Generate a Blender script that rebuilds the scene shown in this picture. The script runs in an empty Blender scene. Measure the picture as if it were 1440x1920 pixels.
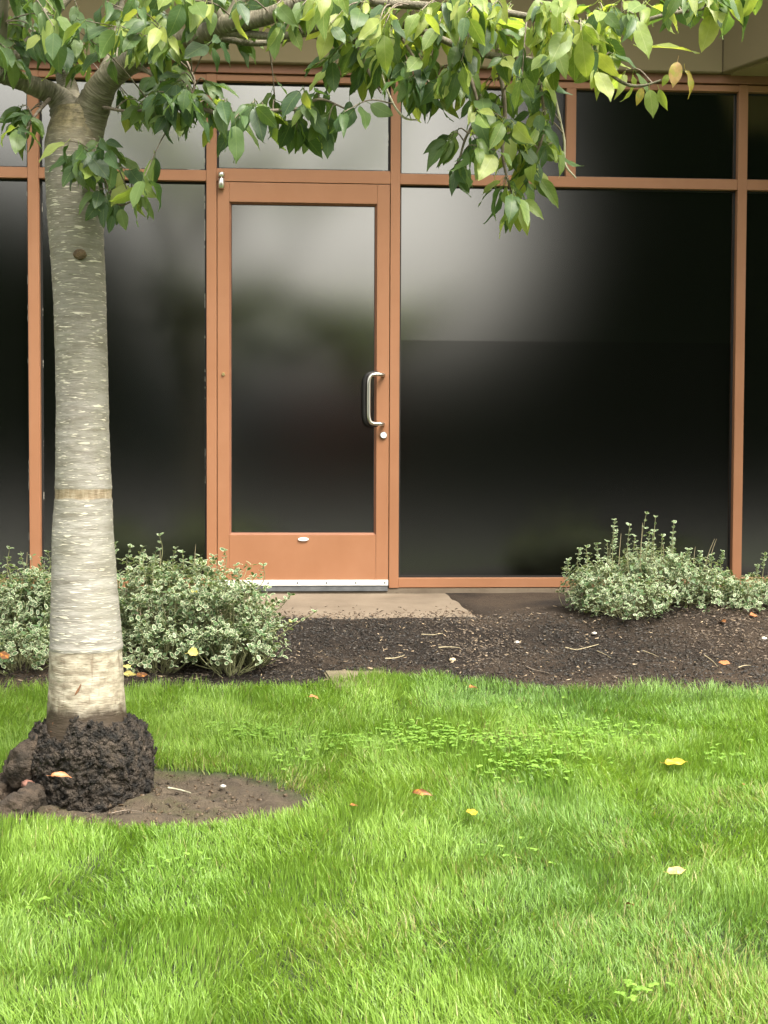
import bpy, bmesh, math, random
import numpy as np
from mathutils import Vector, Matrix, noise as mnoise

random.seed(7); rng = np.random.default_rng(7)
sc = bpy.context.scene
COL = sc.collection

# ------------------------------------------------------------------ camera
F, IW, IH = 2662.0, 1440, 1920          # focal length in photo pixels (about 48 mm equivalent)
CAM = np.array([0.0, -7.4, 0.70])
YAW, PIT, ROLL = math.radians(3.8), math.radians(-2.37), 0.0043
FW = np.array([math.sin(YAW)*math.cos(PIT), math.cos(YAW)*math.cos(PIT), math.sin(PIT)])
R0 = np.array([math.cos(YAW), -math.sin(YAW), 0.0]); U0 = np.cross(R0, FW)
UP = U0*math.cos(ROLL) - R0*math.sin(ROLL); RT = R0*math.cos(ROLL) + U0*math.sin(ROLL)
cd = bpy.data.cameras.new('camera'); cam = bpy.data.objects.new('camera', cd); COL.objects.link(cam)
cd.sensor_fit = 'HORIZONTAL'; cd.sensor_width = 36.0; cd.lens = 36.0*F/IW
cd.clip_start = 0.05; cd.clip_end = 1500
cam.matrix_world = Matrix(((RT[0], UP[0], -FW[0], CAM[0]), (RT[1], UP[1], -FW[1], CAM[1]), (RT[2], UP[2], -FW[2], CAM[2]), (0, 0, 0, 1)))
sc.camera = cam

# ------------------------------------------------------------------ sky, sun, exposure
SUN_EL, SUN_AZ = math.radians(58), math.radians(140)    # azimuth clockwise from +Y
w = bpy.data.worlds.new('World'); sc.world = w; w.use_nodes = True
nt = w.node_tree; bg = nt.nodes['Background']
sky = nt.nodes.new('ShaderNodeTexSky'); sky.sky_type = 'NISHITA'; sky.sun_disc = False
sky.sun_elevation = SUN_EL; sky.sun_rotation = SUN_AZ
sky.air_density = 1.0; sky.dust_density = 6.0; sky.ozone_density = 1.0
hsv = nt.nodes.new('ShaderNodeHueSaturation'); hsv.inputs['Saturation'].default_value = 0.22   # cloud veil
mulw = nt.nodes.new('ShaderNodeMix'); mulw.data_type = 'RGBA'; mulw.blend_type = 'MULTIPLY'; mulw.inputs[0].default_value = 1.0
mulw.inputs[7].default_value = (1.0, 0.965, 0.87, 1)
nt.links.new(sky.outputs[0], hsv.inputs['Color']); nt.links.new(hsv.outputs[0], mulw.inputs[6])
nt.links.new(mulw.outputs[2], bg.inputs['Color']); bg.inputs['Strength'].default_value = 0.15
sd = bpy.data.lights.new('sun', 'SUN'); sd.energy = 1.5; sd.angle = math.radians(22); sd.color = (1.0, 0.95, 0.86)
so = bpy.data.objects.new('sun', sd); COL.objects.link(so)
sv = Vector((math.sin(SUN_AZ)*math.cos(SUN_EL), math.cos(SUN_AZ)*math.cos(SUN_EL), math.sin(SUN_EL)))
so.rotation_euler = sv.to_track_quat('Z', 'Y').to_euler(); so.location = (3, -6, 12)
vs = sc.view_settings
vs.view_transform = 'Standard'; vs.look = 'None'; vs.exposure = 1.95; vs.gamma = 1.0; vs.use_curve_mapping = False
sc.cycles.max_bounces = 8; sc.cycles.transparent_max_bounces = 8

# ------------------------------------------------------------------ geometry helpers
def ray(px, py): return FW + RT*(px-720)/F - UP*(py-960)/F
def at(px, py, dist): return CAM + ray(px, py)*dist
def proj(p):
    q = np.asarray(p) - CAM; z = q@FW
    return 720+F*(q@RT)/z, 960-F*(q@UP)/z, z

_G = {}
def vnoise(x, y, s, seed=0):
    """smooth value noise 0..1 on arrays, feature size s"""
    if seed not in _G: _G[seed] = np.random.default_rng(1000+seed).random((256, 256))
    g = _G[seed]; x = np.asarray(x, float)/s + 500; y = np.asarray(y, float)/s + 500
    xi = np.floor(x).astype(int); yi = np.floor(y).astype(int); fx = x-xi; fy = y-yi
    fx = fx*fx*(3-2*fx); fy = fy*fy*(3-2*fy)
    a = g[xi % 256, yi % 256]; b = g[(xi+1) % 256, yi % 256]; c = g[xi % 256, (yi+1) % 256]; d = g[(xi+1) % 256, (yi+1) % 256]
    return (a*(1-fx)+b*fx)*(1-fy) + (c*(1-fx)+d*fx)*fy

PD = np.array([-1.0, 0.0, 0.95, 1.15, 1.6, 2.0, 2.4, 11.0, 60.0]); PZ = np.array([-.03, -.036, -.060, -.088, -.150, -.203, -.248, -1.19, -1.19])
def gz(x, y):
    x = np.asarray(x, float); y = np.asarray(y, float); d = -y
    z = np.interp(d, PD, PZ)
    z = z + 0.075*np.exp(-((x-2.0)/0.75)**2 - ((d-1.0)/0.45)**2)          # mulch heaped under the low shrub
    z = z + 0.045*np.exp(-((x+1.0)/0.9)**2 - ((d-1.4)/0.5)**2)
    k = np.clip((d-1.1)/0.3, 0, 1)
    z = z + k*(0.035*(vnoise(x, y, .8, 1)-.5) + 0.012*(vnoise(x, y, .22, 2)-.5))
    return z
def gp(px, py):
    """point where the line of sight meets the ground"""
    d = ray(px, py); t = 1.0
    for _ in range(60):
        p = CAM+d*t; h = p[2]-float(gz(p[0], p[1])); t += h/0.45*0.35
        if abs(h) < 1e-4: break
    return CAM+d*t

def tag(o, label=None, cat=None, group=None, kind=None):
    if label: o['label'] = label
    if cat: o['category'] = cat
    if group: o['group'] = group
    if kind: o['kind'] = kind
    return o
def link(name, me, mat=None, parent=None):
    o = bpy.data.objects.new(name, me); COL.objects.link(o)
    if parent is not None: o.parent = parent
    if mat is not None and me is not None and not me.materials: me.materials.append(mat)
    return o
def empty(name, loc=(0, 0, 0), parent=None):
    o = bpy.data.objects.new(name, None); COL.objects.link(o); o.location = loc; o.empty_display_size = .1
    if parent is not None: o.parent = parent
    return o
def npmesh(name, V, Fc, smooth=False, attrs=None, uv=None):
    """mesh from numpy verts and one (n,k) face array or a list of them"""
    me = bpy.data.meshes.new(name)
    if not isinstance(Fc, list): Fc = [Fc]
    Fc = [f for f in Fc if len(f)]
    me.vertices.add(len(V)); me.vertices.foreach_set('co', np.asarray(V, np.float32).ravel())
    li = np.concatenate([f.ravel() for f in Fc]).astype(np.int32)
    tot = np.concatenate([np.full(len(f), f.shape[1]) for f in Fc]).astype(np.int32)
    st = np.concatenate([[0], np.cumsum(tot)[:-1]]).astype(np.int32)
    me.loops.add(len(li)); me.loops.foreach_set('vertex_index', li)
    me.polygons.add(len(tot)); me.polygons.foreach_set('loop_start', st)
    try: me.polygons.foreach_set('loop_total', tot)
    except Exception: pass
    if smooth: me.polygons.foreach_set('use_smooth', np.ones(len(tot), bool))
    me.update(calc_edges=True)
    for k, a in (attrs or {}).items():
        a = np.asarray(a, np.float32)
        if a.ndim == 1:
            at_ = me.attributes.new(k, 'FLOAT', 'POINT'); at_.data.foreach_set('value', a)
        else:
            at_ = me.attributes.new(k, 'FLOAT_COLOR', 'POINT'); at_.data.foreach_set('color', a.ravel())
    if uv is not None:
        ul = me.uv_layers.new(name='uv'); ul.data.foreach_set('uv', np.asarray(uv, np.float32)[li].ravel())
    me.validate(); return me
def bm_mesh(name, bm, smooth=False):
    me = bpy.data.meshes.new(name); bm.to_mesh(me); bm.free()
    if smooth:
        for p in me.polygons: p.use_smooth = True
    return me
def box_me(name, x0, x1, y0, y1, z0, z1, bev=.0025):
    bm = bmesh.new(); bmesh.ops.create_cube(bm, size=1)
    for v in bm.verts: v.co = Vector(((x0+x1)/2+v.co.x*(x1-x0), (y0+y1)/2+v.co.y*(y1-y0), (z0+z1)/2+v.co.z*(z1-z0)))
    if bev: bmesh.ops.bevel(bm, geom=bm.edges[:], offset=bev, segments=2, affect='EDGES', profile=.6)
    return bm_mesh(name, bm)
def box(name, x0, x1, y0, y1, z0, z1, mat, parent=None, bev=.0025):
    return link(name, box_me(name, x0, x1, y0, y1, z0, z1, bev), mat, parent)
def ring_me(name, x0, x1, z0, z1, t, y0, y1):
    """rectangular frame of bar width t in the facade plane"""
    V = []; 
    for y in (y0, y1):
        V += [(x0, y, z0), (x1, y, z0), (x1, y, z1), (x0, y, z1), (x0+t, y, z0+t), (x1-t, y, z0+t), (x1-t, y, z1-t), (x0+t, y, z1-t)]
    Q = []
    for i in range(4):
        j = (i+1) % 4
        Q += [(i, j, 4+j, 4+i), (8+j, 8+i, 12+i, 12+j), (4+i, 4+j, 12+j, 12+i), (j, i, 8+i, 8+j)]
    me = bpy.data.meshes.new(name); me.from_pydata(V, [], Q); me.update(); return me
def tube(P, R, n=10, cap=True, bump=0.0, seed=0):
    """verts, quads of a tube along points P with radii R"""
    P = np.asarray(P, float); R = np.broadcast_to(np.asarray(R, float), (len(P),))
    T = np.gradient(P, axis=0); T /= np.linalg.norm(T, axis=1)[:, None]+1e-12
    ref = np.array([0, 0, 1.0]) if abs(T[0][2]) < .9 else np.array([1.0, 0, 0])
    a = np.cross(T[0], ref); a /= np.linalg.norm(a)
    V = []; r_ = np.random.default_rng(seed)
    for i in range(len(P)):
        a = a - T[i]*(a@T[i]); a /= np.linalg.norm(a)+1e-12; b = np.cross(T[i], a)
        th = np.arange(n)*2*math.pi/n
        rr = R[i]*(1+bump*(r_.random(n)-.5))
        V.append(P[i]+(np.cos(th)*rr)[:, None]*a+(np.sin(th)*rr)[:, None]*b)
    V = np.concatenate(V); m = len(P)
    i, j = np.meshgrid(np.arange(m-1), np.arange(n), indexing='ij'); i = i.ravel(); j = j.ravel(); k = (j+1) % n
    Q = np.stack([i*n+j, i*n+k, (i+1)*n+k, (i+1)*n+j], 1)
    return V, Q
def smooth_path(P, n):
    """Catmull-Rom resample of a polyline"""
    P = np.asarray(P, float); Q = np.vstack([2*P[0]-P[1], P, 2*P[-1]-P[-2]]); out = []
    m = len(P)-1
    for s in np.linspace(0, m, n):
        i = min(int(s), m-1); t = s-i; a, b, c, d = Q[i:i+4]
        out.append(.5*((2*b)+(-a+c)*t+(2*a-5*b+4*c-d)*t*t+(-a+3*b-3*c+d)*t**3))
    return np.array(out)

# ------------------------------------------------------------------ materials
def mat(name):
    m = bpy.data.materials.new(name); m.use_nodes = True; t = m.node_tree
    return m, t, t.nodes['Principled BSDF']
def N(t, typ, **kw):
    n = t.nodes.new(typ)
    for k, v in kw.items(): setattr(n, k, v)
    return n
def ramp(t, fac, stops, interp='LINEAR'):
    r = N(t, 'ShaderNodeValToRGB'); e = r.color_ramp; e.interpolation = interp
    while len(e.elements) < len(stops): e.elements.new(.5)
    for el, (p, c) in zip(e.elements, stops): el.position = p; el.color = (*c, 1) if len(c) == 3 else c
    t.links.new(fac, r.inputs[0]); return r.outputs[0]
def coords(t, scale=(1, 1, 1), kind='Object'):
    tc = N(t, 'ShaderNodeTexCoord'); mp = N(t, 'ShaderNodeMapping'); mp.inputs['Scale'].default_value = scale
    t.links.new(tc.outputs[kind], mp.inputs[0]); return mp.outputs[0]
def noise(t, vec, scale, detail=5, rough=.55, dist=0):
    n = N(t, 'ShaderNodeTexNoise'); n.inputs['Scale'].default_value = scale; n.inputs['Detail'].default_value = detail
    n.inputs['Roughness'].default_value = rough; n.inputs['Distortion'].default_value = dist
    if vec is not None: t.links.new(vec, n.inputs['Vector'])
    return n.outputs['Fac']
def mixc(t, fac, a, b, mode='MIX'):
    m = N(t, 'ShaderNodeMix', data_type='RGBA', blend_type=mode)
    for i, v in ((0, fac), (6, a), (7, b)):
        if isinstance(v, (int, float)): m.inputs[i].default_value = v
        elif isinstance(v, tuple): m.inputs[i].default_value = (*v, 1)
        else: t.links.new(v, m.inputs[i])
    return m.outputs[2]
def math_(t, op, a, b=0.0):
    m = N(t, 'ShaderNodeMath', operation=op)
    for i, v in ((0, a), (1, b)):
        if isinstance(v, (int, float)): m.inputs[i].default_value = v
        else: t.links.new(v, m.inputs[i])
    return m.outputs[0]
def bump(t, b, h, strength=.4, dist=.01):
    n = N(t, 'ShaderNodeBump'); n.inputs['Strength'].default_value = strength; n.inputs['Distance'].default_value = dist
    t.links.new(h, n.inputs['Height']); t.links.new(n.outputs[0], b.inputs['Normal'])
def noisy(name, c1, c2, scale=6, rough=.7, bs=.3, bd=.004, bscale=None, stretch=(1, 1, 1), spec=.4, detail=6, lo=.3, hi=.7):
    m, t, b = mat(name); v = coords(t, stretch)
    t.links.new(ramp(t, noise(t, v, scale, detail), [(lo, c1), (hi, c2)]), b.inputs['Base Color'])
    b.inputs['Roughness'].default_value = rough; b.inputs['Specular IOR Level'].default_value = spec
    if bs: bump(t, b, noise(t, v, bscale or scale*4, 6), bs, bd)
    return m

MT = {}
# painted terracotta aluminium: slight chalking and dust
m, t, b = mat('terracotta_paint'); v = coords(t)
c = ramp(t, noise(t, coords(t, (1, 1, .6)), 5.0, 5), [(.25, (.245, .110, .053)), (.75, (.29, .134, .068))])
c = mixc(t, math_(t, 'MULTIPLY', ramp(t, noise(t, v, 2.3, 7, .65), [(.42, (0, 0, 0)), (.8, (1, 1, 1))]), .35), c, (.33, .17, .10))
t.links.new(c, b.inputs['Base Color']); b.inputs['Roughness'].default_value = .5; b.inputs['Specular IOR Level'].default_value = .35
bump(t, b, noise(t, v, 220, 3), .08, .001); MT['paint'] = m
m, t, b = mat('header_brown_paint')
t.links.new(ramp(t, noise(t, coords(t, (1, 5, 5)), 3, 5), [(.3, (.17, .07, .036)), (.7, (.21, .088, .046))]), b.inputs['Base Color']); b.inputs['Roughness'].default_value = .6; MT['brown'] = m
MT['stucco'] = noisy('beige_stucco', (.20, .158, .09), (.24, .188, .11), 1.6, .9, .35, .002, 160)
MT['soffit'] = noisy('soffit_board', (.27, .21, .115), (.31, .24, .135), 3, .9, .2, .002, 90)
def film(name, refl, rough):
    m, t, b = mat(name)        # black film under glass: a dark body and a soft mirror skin
    b.inputs['Base Color'].default_value = (.0025, .0027, .0022, 1); b.inputs['Roughness'].default_value = .6; b.inputs['Specular IOR Level'].default_value = 0
    gl = N(t, 'ShaderNodeBsdfGlossy'); gl.distribution = 'BECKMANN'; gl.inputs['Roughness'].default_value = rough; gl.inputs['Color'].default_value = (1, .985, .955, 1)
    bn = N(t, 'ShaderNodeBump'); bn.inputs['Strength'].default_value = .05; bn.inputs['Distance'].default_value = .02; t.links.new(noise(t, coords(t), 1.1, 1), bn.inputs['Height']); t.links.new(bn.outputs[0], gl.inputs['Normal'])
    mx = N(t, 'ShaderNodeMixShader'); mx.inputs[0].default_value = refl
    out = [n for n in t.nodes if n.type == 'OUTPUT_MATERIAL'][0]
    t.links.new(b.outputs[0], mx.inputs[1]); t.links.new(gl.outputs[0], mx.inputs[2]); t.links.new(mx.outputs[0], out.inputs['Surface'])
    return m
MT['glass'] = film('dark_film_glass', .24, .17)
MT['glass_low'] = film('dark_film_glass_lower', .14, .17)
MT['gasket'] = noisy('black_rubber', (.006, .006, .006), (.012, .011, .01), 20, .6, 0)
m, t, b = mat('cut_film_edge')       # torn edge of the window film; light leaking there is painted as pale flecks
t.links.new(ramp(t, noise(t, coords(t, (1, 1, 1)), 11, 4), [(.58, (.012, .012, .01)), (.63, (.45, .42, .36))]), b.inputs['Base Color']); b.inputs['Roughness'].default_value = .7; MT['edge'] = m
m, t, b = mat('brushed_steel'); b.inputs['Metallic'].default_value = 1; b.inputs['Base Color'].default_value = (.62, .60, .55, 1); b.inputs['Roughness'].default_value = .28
bump(t, b, noise(t, coords(t, (1, 1, 40)), 60, 3), .06, .0005); MT['steel'] = m
m, t, b = mat('brass'); b.inputs['Metallic'].default_value = 1; b.inputs['Base Color'].default_value = (.75, .6, .3, 1); b.inputs['Roughness'].default_value = .35; MT['brass'] = m
MT['alu'] = noisy('white_anodised_strip', (.62, .62, .6), (.74, .74, .71), 30, .45, .05, .001)
MT['darkmetal'] = noisy('grey_rubber_sweep', (.06, .065, .07), (.12, .125, .13), 12, .7, .2)
MT['white'] = noisy('white_enamel', (.74, .73, .7), (.8, .79, .76), 30, .35, 0)
MT['greyprint'] = noisy('grey_print', (.22, .21, .2), (.3, .29, .28), 60, .6, 0)
# concrete slab with soil stains and specks
m, t, b = mat('worn_concrete'); v = coords(t)
c = ramp(t, noise(t, v, 3.2, 8, .62), [(.28, (.085, .063, .042)), (.52, (.14, .108, .076)), (.78, (.185, .148, .108))])
c = mixc(t, ramp(t, noise(t, coords(t, (1, 1.6, 1)), 26, 6, .7), [(.6, (0, 0, 0)), (.72, (1, 1, 1))]), c, (.085, .058, .036))
t.links.new(c, b.inputs['Base Color']); b.inputs['Roughness'].default_value = .9; bump(t, b, noise(t, v, 120, 6, .7), .35, .003); MT['concrete'] = m
m, t, b = mat('mulch_soil'); v = coords(t)
c = ramp(t, noise(t, v, 55, 8, .7), [(.3, (.008, .007, .006)), (.52, (.020, .015, .012)), (.72, (.05, .037, .027))])
br = ramp(t, noise(t, v, 1.25, 3), [(.46, (0, 0, 0)), (.62, (1, 1, 1))])
c = mixc(t, math_(t, 'MULTIPLY', br, .75), c, ramp(t, noise(t, v, 70, 8, .7), [(.3, (.032, .022, .015)), (.7, (.10, .072, .05))]))
t.links.new(c, b.inputs['Base Color']); b.inputs['Roughness'].default_value = .95; b.inputs['Specular IOR Level'].default_value = .2
bump(t, b, noise(t, v, 80, 8, .75), .9, .02); MT['mulch'] = m
# lawn soil, bare earth round the trunk
m, t, b = mat('lawn_soil'); v = coords(t)
c = ramp(t, noise(t, v, 40, 8, .7), [(.3, (.02, .03, .008)), (.6, (.045, .07, .016)), (.8, (.09, .09, .03))])
at_ = N(t, 'ShaderNodeAttribute'); at_.attribute_name = 'bare'
dirt = ramp(t, noise(t, v, 18, 9, .72), [(.25, (.03, .021, .013)), (.5, (.068, .05, .032)), (.75, (.12, .092, .062))])
moss = ramp(t, noise(t, v, 6, 5, .6), [(.52, (0, 0, 0)), (.68, (1, 1, 1))])
dirt = mixc(t, math_(t, 'MULTIPLY', moss, .5), dirt, (.06, .062, .016))
t.links.new(mixc(t, at_.outputs['Fac'], c, dirt), b.inputs['Base Color']); b.inputs['Roughness'].default_value = .92
bump(t, b, noise(t, v, 45, 9, .75), .9, .018); MT['lawnsoil'] = m
def blade_mat(name, translucent=.45):
    m, t, b = mat(name); a = N(t, 'ShaderNodeAttribute'); a.attribute_name = 'col'
    t.links.new(a.outputs['Color'], b.inputs['Base Color']); b.inputs['Roughness'].default_value = .42; b.inputs['Specular IOR Level'].default_value = .35
    tr = N(t, 'ShaderNodeBsdfTranslucent'); t.links.new(mixc(t, 1.0, a.outputs['Color'], (1.25, 1.25, .55), 'MULTIPLY'), tr.inputs['Color'])
    mx = N(t, 'ShaderNodeMixShader'); mx.inputs[0].default_value = translucent
    out = [n for n in t.nodes if n.type == 'OUTPUT_MATERIAL'][0]
    t.links.new(b.outputs[0], mx.inputs[1]); t.links.new(tr.outputs[0], mx.inputs[2]); t.links.new(mx.outputs[0], out.inputs['Surface'])
    return m
MT['grass'] = blade_mat('grass_blades', .4)
MT['chip'] = blade_mat('bark_chips', .0)
MT['farleaf'] = blade_mat('far_foliage', .0); MT['farleaf'].node_tree.nodes['Principled BSDF'].inputs['Specular IOR Level'].default_value = 0
MT['shrubleaf'] = blade_mat('variegated_leaves', .25)
def leaf_mat(name, stops, vein=(.2, .27, .1), translucent=.45, veinf=.5, blotch=None, rough=.42):
    m, t, b = mat(name)
    oi = N(t, 'ShaderNodeObjectInfo'); a = N(t, 'ShaderNodeAttribute'); a.attribute_name = 'rnd'
    r = math_(t, 'FRACT', math_(t, 'ADD', oi.outputs['Random'], a.outputs['Fac']))
    c = ramp(t, r, stops)
    uvn = N(t, 'ShaderNodeUVMap'); uvn.uv_map = 'uv'; sep = N(t, 'ShaderNodeSeparateXYZ'); t.links.new(uvn.outputs[0], sep.inputs[0])
    au = math_(t, 'ABSOLUTE', math_(t, 'SUBTRACT', sep.outputs[1], .5))
    mid = math_(t, 'LESS_THAN', au, .018)
    ph = math_(t, 'FRACT', math_(t, 'MULTIPLY', math_(t, 'SUBTRACT', sep.outputs[0], math_(t, 'MULTIPLY', au, .55)), 8.0))
    side = math_(t, 'LESS_THAN', ph, .13)
    vf = math_(t, 'MAXIMUM', math_(t, 'MULTIPLY', mid, veinf), math_(t, 'MULTIPLY', side, veinf*.35))
    tcn = N(t, 'ShaderNodeTexCoord'); n2 = noise(t, tcn.outputs['Object'], 5, 4)
    c = mixc(t, .35, c, ramp(t, n2, [(.3, (.35, .4, .3)), (.7, (1, 1, .9))]), 'MULTIPLY')
    if blotch: c = mixc(t, ramp(t, noise(t, tcn.outputs['Object'], 3.2, 5, .6), [(.5, (0, 0, 0)), (.62, (1, 1, 1))]), c, blotch)
    c = mixc(t, vf, c, vein)
    t.links.new(c, b.inputs['Base Color']); b.inputs['Roughness'].default_value = rough; b.inputs['Specular IOR Level'].default_value = .45
    bump(t, b, math_(t, 'SUBTRACT', 1.0, vf), .35, .01)
    tr = N(t, 'ShaderNodeBsdfTranslucent'); t.links.new(mixc(t, 1.0, c, (1.5, 1.45, .6), 'MULTIPLY'), tr.inputs['Color'])
    mx = N(t, 'ShaderNodeMixShader'); mx.inputs[0].default_value = translucent
    out = [n for n in t.nodes if n.type == 'OUTPUT_MATERIAL'][0]
    t.links.new(b.outputs[0], mx.inputs[1]); t.links.new(tr.outputs[0], mx.inputs[2]); t.links.new(mx.outputs[0], out.inputs['Surface'])
    return m
MT['leaf'] = leaf_mat('cherry_leaf', [(0, (.055, .11, .05)), (.5, (.085, .155, .055)), (1, (.14, .215, .06))])
MT['leaf_pale_lit'] = leaf_mat('cherry_leaf_pale_lit', [(0, (.18, .27, .075)), (.5, (.27, .36, .095)), (1, (.38, .43, .13))], (.40, .45, .2), .52)  # paler, yellower leaves; brighter light on the right crown is painted in too
MT['leaf_yellow'] = leaf_mat('leaf_turned_yellow', [(0, (.38, .30, .06)), (1, (.46, .38, .09))], (.5, .45, .2), .4, .4, (.27, .3, .06))
MT['leaf_pink'] = leaf_mat('leaf_turned_pink', [(0, (.55, .33, .2)), (1, (.6, .4, .2))], (.5, .3, .2), .35, .4, (.45, .42, .12))
MT['fall_yellow'] = leaf_mat('fallen_yellow', [(0, (.55, .34, .03)), (1, (.6, .4, .05))], (.5, .3, .05), .15, .4, (.62, .46, .1))
MT['fall_peach'] = leaf_mat('fallen_peach', [(0, (.6, .36, .14)), (1, (.65, .4, .17))], (.5, .3, .1), .15, .4, (.6, .44, .2))
MT['fall_brown'] = leaf_mat('fallen_brown', [(0, (.15, .06, .025)), (1, (.2, .08, .03))], (.1, .05, .02), .05, .4, (.5, .2, .035))
MT['fall_orange'] = leaf_mat('fallen_orange', [(0, (.42, .15, .06)), (1, (.46, .18, .07))], (.3, .1, .05), .1, .4, (.36, .16, .08))
MT['fall_pale'] = leaf_mat('fallen_pale_yellow', [(0, (.6, .52, .16)), (1, (.64, .56, .2))], (.5, .45, .2), .2, .3, (.58, .46, .12))

# ------------------------------------------------------------------ setting: ground, lawn, bed, slab
g = box('ground', -400, 400, -400, 400, -1.9, -1.42, noisy('dry_ground', (.06, .075, .03), (.1, .11, .05), .4, .95, .2), bev=0); tag(g, 'wide ground under lawn and car park', kind='structure')
BX, BY = -1.62, -3.12         # set from the bare ring round the trunk, see below
def bare_mask(x, y):
    """1 inside the ring of bare earth round the tree"""
    e = np.sqrt(((x-BARE[0])/BARE[2])**2 + ((y-BARE[1])/BARE[3])**2) + .22*(vnoise(x, y, .16, 5)-.5) + .10*(vnoise(x, y, .05, 6)-.5)
    return e
pa = gp(15, 1500); pb = gp(548, 1490); pc = gp(300, 1443); pd = gp(250, 1545)
BARE = ((pa[0]-.12+pb[0])/2, (pc[1]+pd[1])/2, (pb[0]-pa[0]+.12)/2, (pc[1]-pd[1])/2*1.03)
def edge_y(x):
    """y of the lawn edge against the mulch"""
    x = np.asarray(x, float)
    return -2.05 + .05*np.sin(x*2.1+.6) + .11*(vnoise(x, x*0+3, .45, 8)-.5) + .04*(vnoise(x, x*0, .12, 9)-.5) + .13*np.exp(-((x-.5)/.45)**2) - .09*np.clip(x-1.0, 0, 1.5)
def sheet(name, x0, x1, y0, y1, nx, ny, dz, material, attr=None, edge=None):
    X = np.linspace(x0, x1, nx); S = np.linspace(0, 1, ny); XX, SS = np.meshgrid(X, S, indexing='ij')
    top = edge(XX) if edge else np.full_like(XX, y1)
    YY = y0+(top-y0)*SS
    ZZ = gz(XX, YY)+dz
    V = np.stack([XX, YY, ZZ], -1).reshape(-1, 3)
    i, j = np.meshgrid(np.arange(nx-1), np.arange(ny-1), indexing='ij'); i = i.ravel(); j = j.ravel()
    Q = np.stack([i*ny+j, (i+1)*ny+j, (i+1)*ny+j+1, i*ny+j+1], 1)
    me = npmesh(name, V, Q, True, {k: f(V[:, 0], V[:, 1]) for k, f in (attr or {}).items()})
    return link(name, me, material)
def bare01(x, y): return np.clip((1.12-bare_mask(x, y))/.2, 0, 1)
def bare_z(o):      # earth sits a little lower than the turf
    me = o.data; n = len(me.vertices); co = np.empty(n*3, np.float32); me.vertices.foreach_get('co', co); co = co.reshape(-1, 3)
    b_ = bare01(co[:, 0], co[:, 1]); co[:, 2] += b_*(-.012+.03*(vnoise(co[:, 0], co[:, 1], .06, 11)-.5)+.014*(vnoise(co[:, 0], co[:, 1], .025, 12)-.5))
    me.vertices.foreach_set('co', co.ravel()); me.update()
lawn = sheet('lawn', -3.2, 3.4, -6.6, 0, 300, 240, 0.0, MT['lawnsoil'], {'bare': bare01}, lambda x: edge_y(x)+.03); bare_z(lawn); tag(lawn, 'soil under the mown lawn with a bare ring at the tree', kind='structure')
MT['fargrass'] = noisy('distant_turf', (.05, .10, .018), (.09, .16, .03), 2.5, .9, .6, .03, 60)
for x0, x1, y0, y1 in ((-14, -3.2, -11, -1.9), (3.4, 14, -11, -1.9), (-3.2, 3.4, -11, -6.6)):
    o = sheet('lawn', x0, x1, y0, y1, 30, 30, .02, MT['fargrass']); tag(o, 'turf running on towards the car park', kind='structure')
def mz(V): return .010*(vnoise(V[:, 0], V[:, 1], .05, 14)-.5)+.02*(vnoise(V[:, 0], V[:, 1], .13, 15)-.5)
mulch = sheet('mulch_bed', -6, 6, -2.4, -.002, 460, 110, .004, MT['mulch'])
me = mulch.data; co = np.empty(len(me.vertices)*3, np.float32); me.vertices.foreach_get('co', co); co = co.reshape(-1, 3)
e_ = edge_y(co[:, 0]); co[:, 2] += mz(co)*np.clip((-.95-co[:, 1])/.15, .25, 1) - .06*np.clip((e_+.03-co[:, 1])/.06, 0, 1)
# keep it under the slab
dsl = np.clip(((.80-.103*co[:, 1])-co[:, 0])/.03, 0, 1)*np.clip((co[:, 1]+.955-.05*(vnoise(co[:, 0], co[:, 1]*0, .12, 33)-.3))/.03, 0, 1)*(co[:, 0] > -.9); co[:, 2] -= .03*dsl+.012*np.clip((-.55-co[:, 1])/.2+1, 0, 1)*(co[:, 1] > -1.0)*0
me.vertices.foreach_set('co', co.ravel()); me.update(); tag(mulch, 'dark bark mulch bed between lawn and building', kind='structure')

# concrete pad in front of the door, right edge slanting away
bm = bmesh.new()
outl = [(-.75, -.012), (.82, -.012), (.917, -.955), (-.95, -.955)]
top = [bm.verts.new((x, y, -.032+.036*y)) for x, y in outl]; bot = [bm.verts.new((x, y, -.15+.036*y)) for x, y in outl]
bm.faces.new(top[::-1]); bm.faces.new(bot)
for i in range(4): bm.faces.new((top[i], top[(i+1) % 4], bot[(i+1) % 4], bot[i]))
bmesh.ops.recalc_face_normals(bm, faces=bm.faces); bmesh.ops.bevel(bm, geom=bm.edges[:], offset=.008, segments=2, affect='EDGES')
slab = link('door_pad_pavement', bm_mesh('door_pad_pavement', bm), MT['concrete']); tag(slab, 'worn concrete pad in front of the orange door', kind='structure')

# car park and verge behind the photographer (mirrored in the dark panes)
kerb = box('kerb', -40, 40, -11.35, -11.2, -1.42, -1.17, MT['concrete'], bev=.02); tag(kerb, 'concrete kerb along the lawn', kind='structure')
road = box('car_park_road', -60, 60, -34, -11.35, -1.42, -1.30, noisy('asphalt', (.035, .035, .036), (.06, .06, .06), 8, .9, .5, .006, 160), bev=0); tag(road, 'asphalt car park opposite the building', kind='structure')
verge = box('verge_ground', -60, 60, -90, -34, -1.42, -1.18, MT['fargrass'], bev=0); tag(verge, 'grass verge beyond the car park', kind='structure')

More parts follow.
